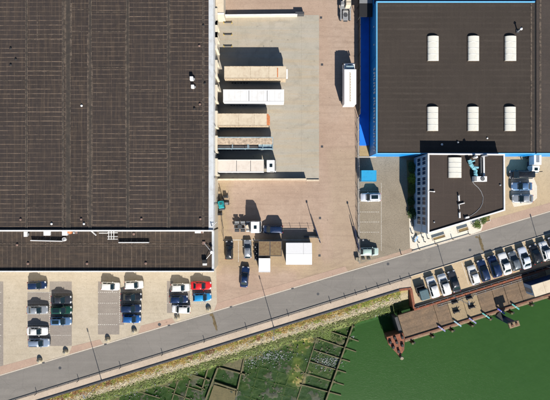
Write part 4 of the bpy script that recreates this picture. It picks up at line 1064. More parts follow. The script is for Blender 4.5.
# red dolphin platform at the pier end
rd_ = thing('mooring_platform', 'rusty red pointed mooring platform at the west end of the pier', 'mooring platform')
pp = [W(386.7, 337.2, .2), W(402.7, 332.9, .2), W(404.8, 338, .2), W(404.2, 350, .2), W(400, 356.8, .2), W(388.5, 344.5, .2)]
MB().prism(pp, -.35, .2).build('platform', 'rust', rd_, bevel=.03)
MB().prism(inset(pp, .25), -3.2, -.35).build('skirt', 'rustbeam', rd_)
for u, v in ((390, 342), (393, 347), (394.5, 337.5), (396.5, 342), (402, 337), (402, 345), (398.5, 351)):
    x, y = W(u, v, .2); a = random.uniform(-.4, .4)
    o = MB().rbox(x, y, .5, .62, .2, .62, a).build('bollard', 'black', rd_, bevel=.05)
for u, v in ((391, 340), (401, 337), (401, 352)): MB().tube((*W(u, v, .2), -7), (*W(u, v, .2), -.4), .3, 10).build('pile', 'rustbeam', rd_)
x, y = W(401.5, 357.8, .3); MB().tube((x, y, -1.5), (x, y, .5), .3, 12).build('buoy_post', 'rustbeam', rd_); MB().tube((x, y, .5), (x, y, .72), .42, 14, .3).build('buoy_cap', 'stone', rd_)
# pile cluster with T shaped head
tx, ty = W(505.5, 319)
tp = thing('mooring_dolphin', 'dark mooring pile with a brown cross head south of the pier', 'mooring pile', (tx, ty, 0))
hx, hy = W(514.3, 324.6, 3.2); hx -= tx; hy -= ty
MB().rbox(hx*.5-.0, hy*.5, 1.0, 1.0, -7, 2.8, PANG).build('shaft', 'navy', tp, bevel=.1)
MB().rbox(hx, hy, 2.25, 1.15, 2.8, 3.25, PANG).build('head', 'timber', tp, bevel=.05)
for k in (-.5, .45): MB().rbox(hx+k*e1.x, hy+k*e1.y, .4, .5, 3.25, 3.5, PANG).build('bollard', 'rustbeam', tp, bevel=.04)
MB().bar((-1.6, 1.2), (hx*.6, hy*.6), 1.1, -.35, -.05).build('gangway', 'black', tp)
# boards across the pier edge
for u, v, mt, lb in ((442, 329, 'lilac', 'lilac'), (458, 324, 'laneblue', 'pale blue'), (473, 321, 'lilac', 'greyish lilac'), (486.3, 316, 'teal2', 'sea green'), (501.5, 311.5, 'royal', 'violet blue'), (516, 307, 'teal2', 'light teal')):
    x, y = W(u, v, .5); t = thing('painted_board', {'lilac': 'leftmost lilac board across the pier edge', 'pale blue': 'pale blue board, second from the left on the pier edge', 'greyish lilac': 'lilac board right of the pale blue board', 'sea green': 'sea green board left of the violet blue board', 'violet blue': 'violet blue board next to the mooring pile', 'light teal': 'rightmost light teal board on the pier edge'}[lb], 'board', (x, y, .34), R(-36), group='painted boards across the pier edge')
    b = MB(); b.prism([(-1.05, -.12), (-1.0, .14), (.9, .17), (1.0, -.14)], 0, .1); b.build('plank', mt, t, bevel=.02)
    MB().rbox(0, 0, .12, .34, .1, .13).build('batten', 'white', t); MB().box(-.9, -.6, -.12, .12, -.12, 0).build('rest', 'timber', t)
# mooring winches on the deck
for k, (u, v, lb) in enumerate(((454.5, 302.2, 'left upper'), (456, 311.5, 'left lower'), (469, 298, 'right upper'), (471.5, 307, 'right lower'))):
    x, y = W(u, v, .2); t = thing('mooring_winch', '%s black mooring winch on the dry deck slabs' % lb, 'winch', (x, y, .014), PANG, group='mooring winches on the pier'); t.scale = (1.3, 1.3, 1.3)
    MB().box(-.5, .5, -.22, .22, 0, .1).build('bedplate', 'dgrey', t); MB().tube((-.38, 0, .25), (.38, 0, .25), .17, 12).build('drum', 'black', t)
    for q in (-.42, .42): MB().box(q-.05, q+.05, -.2, .2, .1, .45).build('bracket', 'black', t)
    MB().tube((.45, 0, .25), (.8, .15, .3), .05).build('crank', 'dgrey', t)
# shed on the pier
s0, w0 = pl(533, 285.5, 2.8); s0b, w0b = pl(534.5, 297, 2.8)
sh = thing('pier_shed', 'long cream roofed shed with shade painted navy on its north side at the right end of the pier', 'shed', (pa.x, pa.y, 0), PANG)
xx = (s0+s0b)/2
MB().box(xx, xx+22, -w0b+.05, -w0-.05, DZ+.013, 2.6).build('wall', 'panelC', sh)
MB().box(xx+.02, xx+22, -w0-.049, -w0+.02, DZ+.014, 2.55).build('north_shade_panel', 'navy', sh)  # navy colour stands in for the shade on the north wall
MB().box(xx-.12, xx+22, -w0b-.05, -w0+.1, 2.6, 2.8).build('roof', 'cream', sh, bevel=.02)
MB().box(xx-.05, xx+.0, -w0b+.5, -w0b+1.5, .1, 2.1).build('door', 'mgrey', sh)
for i in range(5): MB().box(xx+1.5+i*3, xx+2.9+i*3, -w0+.021, -w0+.05, 1.0, 2.0).build('window', 'glass', sh)
for i in range(1, 8): MB().box(xx+i*2.4, xx+i*2.4+.05, -w0b-.03, -w0+.08, 2.8, 2.83).build('roof_joint', 'creamside', sh)
# ---------------------------------------------------------------- cars
def paint(name, c, metal=.0):
    m = NT(name); m.color(c4(c)); m.rough(.3); m.p.inputs['Metallic'].default_value = metal
    m.p.inputs['Coat Weight'].default_value = .6; m.p.inputs['Coat Roughness'].default_value = .06
    d = m.ramp(m.noise(3.0, 4, .7), .5, .9); m.color(m.mix(m.math('MULTIPLY', d, .15), c4(c), (.30, .26, .20, 1))); return m.m
PAINT = {k: paint('car_paint_'+k, c, mt) for k, (c, mt) in {
    'white': ((.80, .80, .79), 0), 'silver': ((.42, .45, .48), .5), 'grey': ((.20, .23, .25), .4), 'navy': ((.012, .03, .085), .2),
    'black': ((.010, .012, .016), 0), 'darkblue': ((.010, .03, .095), .3), 'blue': ((.02, .12, .38), .3), 'cyan': ((.02, .28, .62), .2),
    'red': ((.60, .015, .018), 0), 'green': ((.008, .06, .04), .2), 'steelblue': ((.13, .24, .42), .4), 'mint': ((.50, .64, .58), .1),
    'icewhite': ((.66, .72, .82), .1), 'paleblue': ((.34, .42, .54), .4), 'charcoal': ((.035, .04, .05), .2)}.items()}
M['carglass'] = plain('car_glass', (.010, .022, .028), .05, var=.05, spec=.7)
M['trim'] = plain('black_plastic_trim', (.02, .02, .022), .6)
M['rim'] = plain('alloy_rim', (.45, .46, .48), .35, metal=.6)
M['plate'] = plain('number_plate', (.65, .55, .12), .5)
STY = {  # L, W, H, shoulder, hood height, windscreen base, roof front, roof rear, rear glass base, tail height
    'hatchback': (4.05, 1.74, 1.48, .93, .88, .98, .32, -1.45, -1.90, .93),
    'sedan': (4.55, 1.78, 1.44, .92, .85, .92, .22, -1.02, -1.72, .92),
    'estate': (4.60, 1.78, 1.48, .93, .86, .98, .30, -1.75, -2.16, .94),
    'suv': (4.45, 1.86, 1.70, 1.05, 1.02, 1.02, .40, -1.70, -2.04, 1.06),
    'minivan': (4.55, 1.84, 1.78, 1.05, .98, 1.35, .60, -1.90, -2.16, 1.06),
    'van': (4.9, 1.90, 1.95, 1.15, 1.08, 1.75, 1.10, -2.30, -2.42, 1.15)}
def mbmesh(mb, name, mat, subsurf=0, smooth=False, bevel=0.0):
    return mb.build(name, mat, None, bevel=bevel, smooth=smooth, subsurf=subsurf)
def car_template(style, extras=()):
    L, Wd, Ht, sh, hood, xa, xb, xc, xd, tail = STY[style]; hw = Wd/2
    root = bpy.data.objects.new('parked_car', None); COL.objects.link(root)
    P = []
    def add(mb, name, mat, parent=root, **k): o = mb.build(name, mat, parent, **k); P.append(o); return o
    st_ = []   # stations x, halfwidth, zbot, zmid(belt), ztop(center), zedge
    def stn(x, w, zb, zs, zt): st_.append((x, w, zb, zs, zt))
    f = L/2; r = -L/2
    stn(f, hw*.55, .42, .55, .60); stn(f-.04, hw*.80, .30, .60, .68); stn(f-.18, hw*.93, .24, .64, .76); stn(f-.45, hw*.985, .22, .70, hood-.04)
    stn(f-.8, hw, .20, .75, hood); stn(xa+.05, hw, .20, .80, hood+.05); stn(xa-.4, hw, .20, sh-.08, sh); stn(0, hw, .20, sh-.06, sh+.01); stn(-.8, hw, .20, sh-.05, sh+.01)
    stn(xd+.3, hw, .20, sh-.05, sh+.01); stn(min(xd+.02, r+.5), hw*.99, .22, tail-.07, tail); stn(r+.16, hw*.95, .26, tail-.12, tail-.03); stn(r+.04, hw*.86, .32, tail-.22, tail-.12); stn(r, hw*.62, .42, .60, .70)
    vs = []; n = 0
    for x, w, zb, zs, zt in st_:
        row = [(w*.82, zb), (w*.97, zb+.08), (w, (zb+zs)/2), (w*.985, zs), (w*.90, zs+(zt-zs)*.72), (w*.5, zt-.005), (0, zt+.012)]
        row = row+[(-a, b) for a, b in row[-2::-1]]; n = len(row)
        vs += [(x, a, b) for a, b in row]
    fs = []
    m_ = len(st_)
    for i in range(m_-1):
        for j in range(n-1): fs.append((i*n+j, i*n+j+1, (i+1)*n+j+1, (i+1)*n+j))
        fs.append((i*n+n-1, i*n, (i+1)*n, (i+1)*n+n-1))
    fs += [tuple(range(n)), tuple(range((m_-1)*n, m_*n))]
    add(MB().add(vs, fs), 'body', PAINT['white'], smooth=True, subsurf=1)
    # cabin frustum
    bw, tw = hw*.90, hw*.70
    zb_ = sh-.06; zt_ = Ht-.03
    base = [(xa, bw*.80), (xa-.25, bw*.97), (xd+.3, bw*.97), (xd, bw*.84)]; top = [(xb, tw*.90), (xb-.2, tw), (xc+.2, tw*.98), (xc, tw*.88)]
    def ring(pts, z, k=1.0): return [(x, y*k, z) for x, y in pts]+[(x, -y*k, z) for x, y in pts[::-1]]
    A, B = ring(base, zb_), ring(top, zt_); nb = len(A)
    cab = MB().add(A+B, [(i, (i+1) % nb, nb+(i+1) % nb, nb+i) for i in range(nb)])
    add(cab, 'pillars', PAINT['white'])
    rf = MB(); rr = [(xb+.02, tw*.90), (xb-.2, tw*1.01), ((xb+xc)/2, tw*1.03), (xc+.2, tw), (xc-.03, tw*.88)]
    R1 = ring(rr, zt_); R2 = [(x*.97+.03*(xb+xc)/2, y*.9, zt_+.05) for x, y, z in R1]; nr = len(R1)
    rf.add(R1+R2+[((xb+xc)/2, 0, zt_+.075)], [(i, (i+1) % nr, nr+(i+1) % nr, nr+i) for i in range(nr)]+[(nr+i, nr+(i+1) % nr, 2*nr) for i in range(nr)])
    add(rf, 'roof', PAINT['white'], smooth=True)
    def pane(name, q, d=.012, shrink=.06):
        q = [Vector(p) for p in q]; c_ = sum(q, Vector())/4; nrm_ = (q[1]-q[0]).cross(q[3]-q[0]).normalized()
        if nrm_.dot(c_-Vector((-.4, 0, .6))) < 0: nrm_ = -nrm_
        o_ = [p+(c_-p)*shrink+nrm_*d for p in q]; i_ = [p-nrm_*.02 for p in o_]
        add(MB().add(o_+i_, [(0, 1, 2, 3), (4, 5, 6, 7), (0, 1, 5, 4), (1, 2, 6, 5), (2, 3, 7, 6), (3, 0, 4, 7)]), name, 'carglass')
    pane('windscreen', (A[0], A[7], B[7], B[0]), shrink=.03); pane('rear_window', (A[3], A[4], B[4], B[3]), shrink=.06)
    for (a, b) in ((1, 2), (5, 6)):
        a0, a1, b0, b1 = Vector(A[a]), Vector(A[b]), Vector(B[a]), Vector(B[b])
        for f0, f1 in ((.03, .47), (.52, .97)):
            pane('side_window', (a0.lerp(a1, f0), a0.lerp(a1, f1), b0.lerp(b1, f1), b0.lerp(b1, f0)), shrink=.05)
    for (a, b) in ((0, 1), (6, 7)):
        pane('quarter_window', (A[a], A[b], B[b], B[a]), shrink=.14)
    for sy in (-1, 1):
        add(MB().add([(f-.32, sy*hw*.80, .66), (f-.10, sy*hw*.78, .60), (f-.06, sy*hw*.42, .62), (f-.22, sy*hw*.42, .72),
                      (f-.32, sy*hw*.90, .74), (f-.09, sy*hw*.86, .68), (f-.02, sy*hw*.45, .70), (f-.26, sy*hw*.45, .80)],
                     [(0,1,2,3),(4,5,6,7),(0,1,5,4),(1,2,6,5),(2,3,7,6),(3,0,4,7)]), 'headlight', 'lens')
        add(MB().box(r+.0, r+.17, sy*hw*.62 if sy > 0 else -hw*.90, hw*.90 if sy > 0 else -hw*.62, tail-.30, tail-.12), 'tail_light', 'redlamp', bevel=.02)
        mm = MB().add([(xa-.28, sy*(hw-.03), sh-.02), (xa-.42, sy*(hw-.03), sh-.02), (xa-.40, sy*(hw+.17), sh+.03), (xa-.28, sy*(hw+.17), sh+.03),
                       (xa-.28, sy*(hw-.03), sh+.12), (xa-.42, sy*(hw-.03), sh+.12), (xa-.40, sy*(hw+.17), sh+.15), (xa-.28, sy*(hw+.17), sh+.15)],
                      [(0,1,2,3),(4,5,6,7),(0,1,5,4),(1,2,6,5),(2,3,7,6),(3,0,4,7)])
        add(mm, 'side_mirror', PAINT['white'], bevel=.02)
        for wx in (f-.82, r+.80):
            wh = add(MB().tube((wx, sy*(hw-.20), .32), (wx, sy*(hw+.012), .32), .32, 16), 'wheel', 'black', bevel=.03)
            add(MB().tube((wx, sy*(hw+.0), .32), (wx, sy*(hw+.022), .32), .20, 12), 'rim', 'rim', wh)
    add(MB().box(f-.02, f+.015, -hw*.45, hw*.45, .34, .50), 'grille', 'trim'); add(MB().box(r-.015, r+.03, -.26, .26, .48, .59), 'number_plate', 'plate')
    add(MB().box(xa+.005, xa+.10, -hw*.62, hw*.62, hood+.015, hood+.085), 'wiper_cowl', 'trim', bevel=.02)
    add(MB().box(xa+.11, xa+.13, -hw*.74, hw*.74, hood+.03, hood+.075), 'bonnet_gap', 'trim')
    if style == 'sedan': add(MB().box(xd-.07, xd-.05, -hw*.72, hw*.72, tail-.02, tail+.022), 'boot_gap', 'trim')
    if 'sunroof' in extras: add(MB().box(xc+.35, xb-.3, -tw*.62, tw*.62, zt_+.05, zt_+.085), 'sunroof', 'carglass')
    if 'rails' in extras:
        for sy in (-1, 1): add(MB().tube((xb-.25, sy*tw*.92, zt_+.09), (xc+.2, sy*tw*.92, zt_+.09), .025, 6), 'roof_rail', 'trim')
    return root
TPL = {}
PLACEHOLDER = PAINT['white']
def place_car(u, v, ang, style, col, label, group, extras=(), z=0.0, zpx=.8, parked='parked_car', cat='car', sc=1.0):
    key = (style, tuple(extras))
    if key not in TPL: TPL[key] = car_template(style, extras); o = TPL[key]
    else: o = copy_tree(TPL[key])
    x, y = W(u, v, zpx); o.location = (x, y, z); o.rotation_euler = (0, 0, R(ang))
    o.scale = (sc*random.uniform(.985, 1.02), sc*random.uniform(.985, 1.02), sc)
    tag(o, label, cat, group)
    for ch in o.children:
        if ch.name.split('.')[0] in ('body', 'pillars', 'roof', 'side_mirror'):
            ch.material_slots[0].link = 'OBJECT'; ch.material_slots[0].material = PAINT[col]
    return o
g1 = 'cars in the beige car park'
for a in (
    (36.5, 285.3, 3, 'hatchback', 'navy', 'dark navy hatchback at the top left of the beige car park', ()),
    (37, 310, 1, 'sedan', 'silver', 'silver grey car alone between the navy hatchback and the white sedan', ()),
    (37, 331.3, -1, 'sedan', 'white', 'white sedan above the grey blue estate in the left row', ()),
    (38.5, 343, 0, 'estate', 'paleblue', 'pale blue grey car with dark rails at the bottom of the left row', ('rails',)),
    (61, 299.7, 0, 'sedan', 'charcoal', 'charcoal sedan above the green car', ()),
    (61, 310, 0, 'estate', 'green', 'dark green car with black sunroof', ('sunroof',)),
    (60.5, 321.3, 0, 'estate', 'steelblue', 'steel blue car with sunroof below the green car', ('sunroof',)),
    (110, 286.3, -2, 'hatchback', 'white', 'white hatchback beside the annexe, left of two', ()),
    (133.5, 285, 2, 'hatchback', 'white', 'white hatchback above the black cars, right of two beside the annexe', ()),
    (131, 297, 1, 'sedan', 'black', 'black sedan directly below the right white hatchback', ()),
    (130.5, 308.5, 0, 'estate', 'navy', 'navy black estate between the black sedan and the blue hatchback', ()),
    (131.3, 319, -2, 'hatchback', 'blue', 'bright blue hatchback at the bottom of the dark row', ()),
    (180, 287.7, 1, 'hatchback', 'white', 'white hatchback left of the red car', ()),
    (178.5, 299.3, 0, 'hatchback', 'darkblue', 'dark blue hatchback between two white cars', ()),
    (181, 309.3, 178, 'hatchback', 'white', 'white hatchback facing left at the bottom of its row', ()),
    (201, 285.7, 0, 'sedan', 'red', 'red sedan in the last bay by the annexe corner', ()),
    (202, 297.3, 2, 'hatchback', 'cyan', 'cyan blue hatchback below the red sedan', ())):
    place_car(a[0], a[1], a[2], a[3], a[4], a[5], g1, a[6])
g2 = 'cars slanted along the quay parking'
for (u, v, st__, c_, lb, ex) in (
    (432.2, 286.2, 'suv', 'white', 'white car beside the teal grey covered trailer', ()),
    (443.7, 283.8, 'suv', 'white', 'white car between another white car and the dark hatchback', ()),
    (453.5, 280.5, 'sedan', 'charcoal', 'charcoal hatchback left of the empty quay bay', ()),
    (473.2, 274.4, 'hatchback', 'white', 'white hatchback right of the empty quay bay', ()),
    (483, 269.7, 'estate', 'navy', 'navy estate right of the white hatchback after the empty bay', ()),
    (493.8, 265.6, 'suv', 'darkblue', 'dark blue car left of the white car under the trench strip', ()),
    (504.4, 263, 'sedan', 'white', 'white sedan between dark blue and grey cars', ()),
    (513.7, 260.3, 'hatchback', 'grey', 'small grey hatchback right of the white sedan', ()),
    (524, 257.2, 'sedan', 'icewhite', 'ice blue sedan with dark glass on the quay', ()),
    (534.7, 253.4, 'hatchback', 'black', 'black hatchback between the ice blue sedan and the last white car', ()),
    (544.6, 250.4, 'hatchback', 'white', 'white hatchback nearest the right edge of the photo', ()),
    (554, 246.5, 'sedan', 'charcoal', 'dark car cut by the right edge of the photo', ())):
    place_car(u+.3, v+.8, 107, st__, c_, lb, g2, ex, z=.134, sc=1.06)
g3 = 'cars in the brick yard'
place_car(229, 250.3, 89, 'hatchback', 'black', 'black hatchback parked upright below the tractor unit', g3)
place_car(247.6, 249.3, 91, 'hatchback', 'silver', 'silver hatchback left of the small white container', g3)
place_car(244.7, 277, 84, 'sedan', 'darkblue', 'dark blue sedan driving alone below the small white container', g3)
place_car(273, 229.3, 180, 'minivan', 'navy', 'navy minivan above the brown roofed container', g3, sc=.98)
g4 = 'cars in the visitor yard'
place_car(370.8, 197.2, 181, 'suv', 'icewhite', 'pale silver car with dark windows in the visitor yard', g4, ('sunroof',))
place_car(369.3, 251.6, 0, 'hatchback', 'mint', 'mint white hatchback at the bottom of the visitor yard', g4)
g5 = 'cars in the east yard'
place_car(521, 174.6, 180, 'van', 'black', 'black van on the pale pad by the white truck', g5)
place_car(522, 186.3, 180, 'sedan', 'steelblue', 'slate blue sedan between the black van and the silver car', g5)
place_car(523, 198.6, 180, 'sedan', 'silver', 'silver sedan at the bottom of the pale pad', g5)

# ---------------------------------------------------------------- trailers and trucks
def wheelset(t, xs, y, r=.48, w=.30):
    for x in xs:
        for sy in (-1, 1):
            wh = MB().tube((x, sy*(y-w), r), (x, sy*y, r), r, 18).build('wheel', 'black', t, bevel=.04)
            MB().tube((x, sy*(y-.02), r), (x, sy*(y+.02), r), r*.5, 12).build('rim', 'galv', wh)
def trailer(u0, u1, vm, label, roof, side, group='box trailers backed onto the docks', rib='creamside', ht=3.9, extras=''):
    x0, y = W(u0, vm, ht); x1, _ = W(u1, vm, ht); L = x1-x0; hw = 1.24
    t = thing('box_trailer', label, 'trailer', (x0, y, 0))
    t['group'] = group
    MB().box(0, L, -hw, hw, 1.15, ht-.06).build('cargo_box', side, t, bevel=.02)
    MB().box(-.02, L+.02, -hw-.02, hw+.02, ht-.06, ht).build('roof', roof, t, bevel=.02)
    for sy in (-1, 1): MB().box(-.02, L+.02, sy*(hw+.0)-.05, sy*(hw+.0)+.05, ht-.02, ht+.03).build('roof_rail', side, t)
    r_ = MB()
    for i in range(1, int(L/1.2)): r_.box(i*1.2, i*1.2+.04, -hw+.08, hw-.08, ht, ht+.012)
    r_.build('roof_bows', roof, t)
    for f_ in (.42, .72): MB().box(L*f_, L*f_+.09, -hw+.1, hw-.15, ht, ht+.022).build('roof_seam', rib, t)
    MB().box(.3, L-.3, -.5, .5, .85, 1.14).build('chassis', 'dgrey', t)
    wheelset(t, (1.6, 2.9, 4.2), 1.2)
    for sy in (-1, 1):
        MB().box(L-3.1, L-2.9, sy*.75-.08, sy*.75+.08, .05, .9).build('landing_leg', 'mgrey', t)
        MB().box(-.05, -.0, 0.02*sy, sy*(hw-.03), 1.2, ht-.15).build('rear_door', side, t)
        MB().box(4.9, L-3.4, sy*(hw-.06)-.03, sy*(hw-.06)+.03, .5, 1.0).build('side_guard', 'mgrey', t)
    return t, L, hw
t, L, hw = trailer(224.3, 286, 72.3, 'cream roofed trailer, uppermost of the parked trailers', 'cream', 'creamside')
MB().box(L*.855, L*.855+.22, -hw+.2, hw-.3, 3.9, 3.925).build('roof_patch', 'orange', t)
MB().box(L+.03, L+.4, -.9, .9, 2.4, 3.4).build('cooling_unit', 'white', t, bevel=.05)
trailer(223.2, 284, 95.6, 'clean white trailer, second from the top', 'whitetrail', 'white', rib='dgrey')
t, L, hw = trailer(216.6, 268.6, 119.6, 'cream trailer with grimy side and orange front', 'cream', 'creamside')
MB().box(L-.38, L+.03, -hw+.06, hw-.06, 3.9, 3.93).build('front_lip', 'orange', t); MB().box(L+.02, L+.25, -.75, .95, 1.6, 3.5).build('cooling_unit', 'orange', t, bevel=.05)
t, L, hw = trailer(216.6, 263.6, 165.8, 'dusty white trailer coupled to the white cab', 'pinkwhite', 'white', rib='dgrey')
# curtain trailer with open frame
x0, y = W(216.6, 143, 3.7); x1, _ = W(273, 143, 3.7); L = x1-x0
t = thing('curtain_trailer', 'blue grey framed trailer with sagging tan tarpaulin roof', 'trailer', (x0, y, 0))
MB().box(0, L, -1.22, 1.22, 1.15, 1.35).build('bed', 'dgrey', t); MB().box(0, L-.1, -.25, 1.15, 1.35, 3.66).build('load', 'tarp', t, bevel=.05)
MB().box(.1, L-3.2, -1.12, .1, 1.35, 2.9).build('tarpaulin', 'slate', t, bevel=.12)
MB().box(L-3.1, L-.1, -1.12, .1, 1.35, 3.4).build('tarpaulin_end', 'bluegrey', t, bevel=.1)
for sy in (-1.2, 1.2): MB().box(0, L, sy-.09, sy+.09, 3.5, 3.68).build('top_rail', 'bluegrey', t)
for x in (.05, L*.28, L*.55, L*.57, L*.82, L-.1): MB().box(x-.07, x+.07, -1.1, 1.1, 3.52, 3.64).build('roof_bow', 'bluegrey', t)
for x in (.08, L*.25, L*.5, L*.75, L-.08):
    for sy in (-1.18, 1.18): MB().box(x-.05, x+.05, sy-.04, sy+.04, 1.35, 3.5).build('stake', 'bluegrey', t)
MB().box(L-.05, L+.02, -1.22, 1.22, 1.35, 3.6).build('headboard', 'bluegrey', t)
wheelset(t, (1.6, 2.9, 4.2), 1.18)
for sy in (-1, 1): MB().box(L-3.1, L-2.9, sy*.75-.08, sy*.75+.08, .05, 1.15).build('landing_leg', 'mgrey', t)
def cab(t, x, L=2.1, h=3.2, hw=1.2, mat='whiteclean', z0=.75):
    """driver's cab whose nose points to +x, starting at x"""
    b = MB()
    pr_ = [(x, z0), (x, h-.1), (x+.15, h), (x+L-.55, h-.02), (x+L-.30, h-.25), (x+L-.05, z0+1.0), (x+L, z0+.9), (x+L, z0-.25), (x+L-.2, z0-.3), (x+.2, z0-.3)]
    n = len(pr_); vs = [(a, -hw, c_) for a, c_ in pr_]+[(a, hw, c_) for a, c_ in pr_]
    b.add(vs, [tuple(range(n)), tuple(range(n, 2*n))]+[(i, (i+1) % n, n+(i+1) % n, n+i) for i in range(n)])
    o = b.build('cab', mat, t, bevel=.08)
    MB().add([(x+L-.285, -hw*.88, h-.33), (x+L-.285, hw*.88, h-.33), (x+L-.06, hw*.88, z0+1.15), (x+L-.06, -hw*.88, z0+1.15),
              (x+L-.245, -hw*.88, h-.31), (x+L-.245, hw*.88, h-.31), (x+L-.02, hw*.88, z0+1.17), (x+L-.02, -hw*.88, z0+1.17)],
             [(0,1,2,3),(4,5,6,7),(0,1,5,4),(1,2,6,5),(2,3,7,6),(3,0,4,7)]).build('windscreen', 'carglass', t)
    for sy in (-1, 1):
        MB().box(x+L-1.3, x+L-.5, sy*hw-.015, sy*hw+.015, z0+1.1, h-.35).build('door_window', 'carglass', t)
        MB().box(x+L-.35, x+L-.2, sy*(hw+.18)-.13, sy*(hw+.18)+.13, z0+1.1, z0+1.8).build('side_mirror', 'trim', t)
        MB().box(x+L-.0, x+L+.04, sy*hw*.7-.18, sy*hw*.7+.18, z0-.1, z0+.1).build('headlight', 'lens', t)
    MB().box(x+L-.02, x+L+.05, -hw*.9, hw*.9, z0-.35, z0-.12).build('bumper', 'dgrey', t)
    MB().box(x+L*.32, x+L*.32+.6, -.34, .34, h-.0, h+.05).build('roof_hatch', 'carglass', t)
x, y = W(265, 165.9, 2.5); t = thing('tractor_unit', 'white cab in front of the dusty white trailer', 'truck', (x, y, 0))
MB().box(-4.2, 2.2, -.42, .42, .65, .9).build('chassis', 'dgrey', t); cab(t, .35, 2.0, 3.35, 1.2); wheelset(t, (1.45,), 1.15, .46); wheelset(t, (-2.4,), 1.1, .46)
x, y = W(233.3, 226.7, 1.5); t = thing('tractor_unit', 'white tractor unit with bare chassis facing right in the brick yard', 'truck', (x, y, 0))
for sy in (-1, 1): MB().box(0, 5.2, sy*.42-.07, sy*.42+.07, .7, 1.0).build('chassis_rail', 'mgrey', t)
MB().box(.25, .4, -.35, .35, .72, .98).build('cross_member', 'dgrey', t)
MB().tube((1.35, 0, 1.0), (1.35, 0, 1.12), .48, 18).build('fifth_wheel', 'dgrey', t)
for sy in (-1, 1):
    for x_ in (.75, 2.0): MB().tube((x_, sy*.62, .48), (x_, sy*1.16, .48), .48, 18).build('wheel', 'black', t, bevel=.04)
    for x_ in (.75, 2.0): MB().box(x_-.5, x_+.5, sy*.64-.0 if sy > 0 else -1.16, 1.16 if sy > 0 else -.64, 1.02, 1.06).build('mudguard', 'mgrey' if sy > 0 else 'dgrey', t)
    MB().tube((2.75, sy*.88, .75), (3.7, sy*.88, .75), .3, 14).build('fuel_tank', 'galv', t)
MB().tube((3.1, 0, .98), (3.1, 0, 1.5), .40, 18).build('air_tank', 'cream', t); MB().box(3.55, 3.7, -1.0, 1.0, 1.0, 2.6).build('rear_panel', 'dgrey', t)
MB().box(2.5, 3.55, -.5, .5, .9, 1.02).build('catwalk', 'galv', t)
cab(t, 3.85, 2.15, 3.3, 1.2); wheelset(t, (5.1,), 1.15, .48)
# white tanker-like trailer by the blue strip
x, y = W(350.2, 61, 3.5); t = thing('rigid_truck', 'long white truck parked beside the dark sheet fence', 'truck', (x, y, 0), R(90))
# local +x points north, nose at x=0
MB().box(-9.1, -1.75, -1.22, 1.22, 1.1, 3.55).build('cargo_box', 'whiteclean', t, bevel=.05)
MB().box(-9.1, -1.75, -1.26, 1.26, 3.5, 3.62).build('roof', 'whiteclean', t, bevel=.05)
m_ = MB()
for i in range(22): m_.box(-2.6-i*.28, -2.6-i*.28+.17, -.02-.09*(i % 2), .16, 3.62, 3.635)
m_.build('roof_lettering', plain('olive_lettering', (.34, .25, .09), .6), t)
MB().box(-9.0, -.6, -.45, .45, .7, 1.0).build('chassis', 'dgrey', t); wheelset(t, (-8.0, -6.8), 1.18); cab(t, -1.7, 1.9, 2.8, 1.15, 'whiteclean'); wheelset(t, (-.9,), 1.12)
t2 = MB().box(-1.7, -.75, -.85, .85, 2.8, 3.2).build('wind_deflector', 'bluegrey', t, bevel=.15)
# flatbed truck at the top edge
x, y = W(346, 20, 1.5); t = thing('flatbed_truck', 'flatbed truck with pale crates at the top of the yard', 'truck', (x, y, 0), R(90))
MB().box(0, 9, -.42, .42, .7, .95).build('chassis', 'dgrey', t); wheelset(t, (.8, 2.0), 1.15)
MB().box(2.6, 9, -1.22, 1.22, 1.0, 1.15).build('bed', 'mgrey', t); MB().box(.2, 2.3, -.6, .6, .95, 1.05).build('catwalk', 'galv', t)
MB().tube((1.3, 0, 1.05), (1.3, 0, 1.15), .45, 16).build('fifth_wheel', 'dgrey', t)
for sy in (-1, 1): MB().box(.2, 2.6, sy*1.0-.15, sy*1.0+.15, 1.02, 1.08).build('mudguard', 'galv', t)
cab(t, 8.0, 2.1, 3.1, 1.2)
for (xx_, yy_, lx, ly, h_, mt, lb) in ((3.3, -.35, 1.3, 1.0, 1.5, 'cream', 'pale crate at the tail of the flatbed truck'), (4.6, -.1, 1.1, 1.7, 1.0, 'pinkwhite', 'wide pale crate in the middle of the flatbed'), (3.5, .75, .8, .7, .7, 'galv', 'grey crate at the left of the flatbed tail')):
    c_, s_ = W(346, 20, 1.5)[0]-yy_, W(346, 20, 1.5)[1]+xx_
    cr_ = thing('crate', lb, 'crate', (c_, s_, 1.155), group='crates on the flatbed truck')
    MB().box(-ly/2, ly/2, -lx/2, lx/2, .1, h_).build('box', mt, cr_, bevel=.02); MB().box(-ly/2+.04, ly/2-.04, -lx/2+.04, lx/2-.04, 0, .1).build('pallet', 'timber', cr_)
    MB().box(-ly/2-.01, ly/2+.01, -.05, .05, .3, h_+.012).build('strap', 'dgrey', cr_)
# white truck in the east yard
x, y = W(537.8, 160, 2.6); t = thing('box_truck', 'small white truck beside the black van', 'truck', (x, y, 0), R(-90))
MB().box(-1.6, 1.0, -.8, .8, 1.0, 2.6).build('cargo_box', 'whiteclean', t, bevel=.05); MB().box(-1.5, 2.2, -.4, .4, .6, .98).build('chassis', 'dgrey', t)
cab(t, 1.1, 1.6, 2.1, .8, 'white', .7); wheelset(t, (-.9, 2.0), .82, .36, .2); MB().box(-1.0, .5, -.3, .3, 2.6, 2.68).build('roof_vent', 'mgrey', t)
x, y = W(532, 164, .8); t = thing('pallet_stack', 'dark stack of pallets left of the small white truck', 'pallets', (x, y, 0))
for k in range(6):
    MB().box(-.6, .6, -.5, .5, k*.16+.10, k*.16+.14).build('pallet_deck', 'navy', t); 
    for q in (-.5, 0, .5): MB().box(q-.06, q+.06, -.5, .5, k*.16, k*.16+.098).build('runner', 'timber', t)

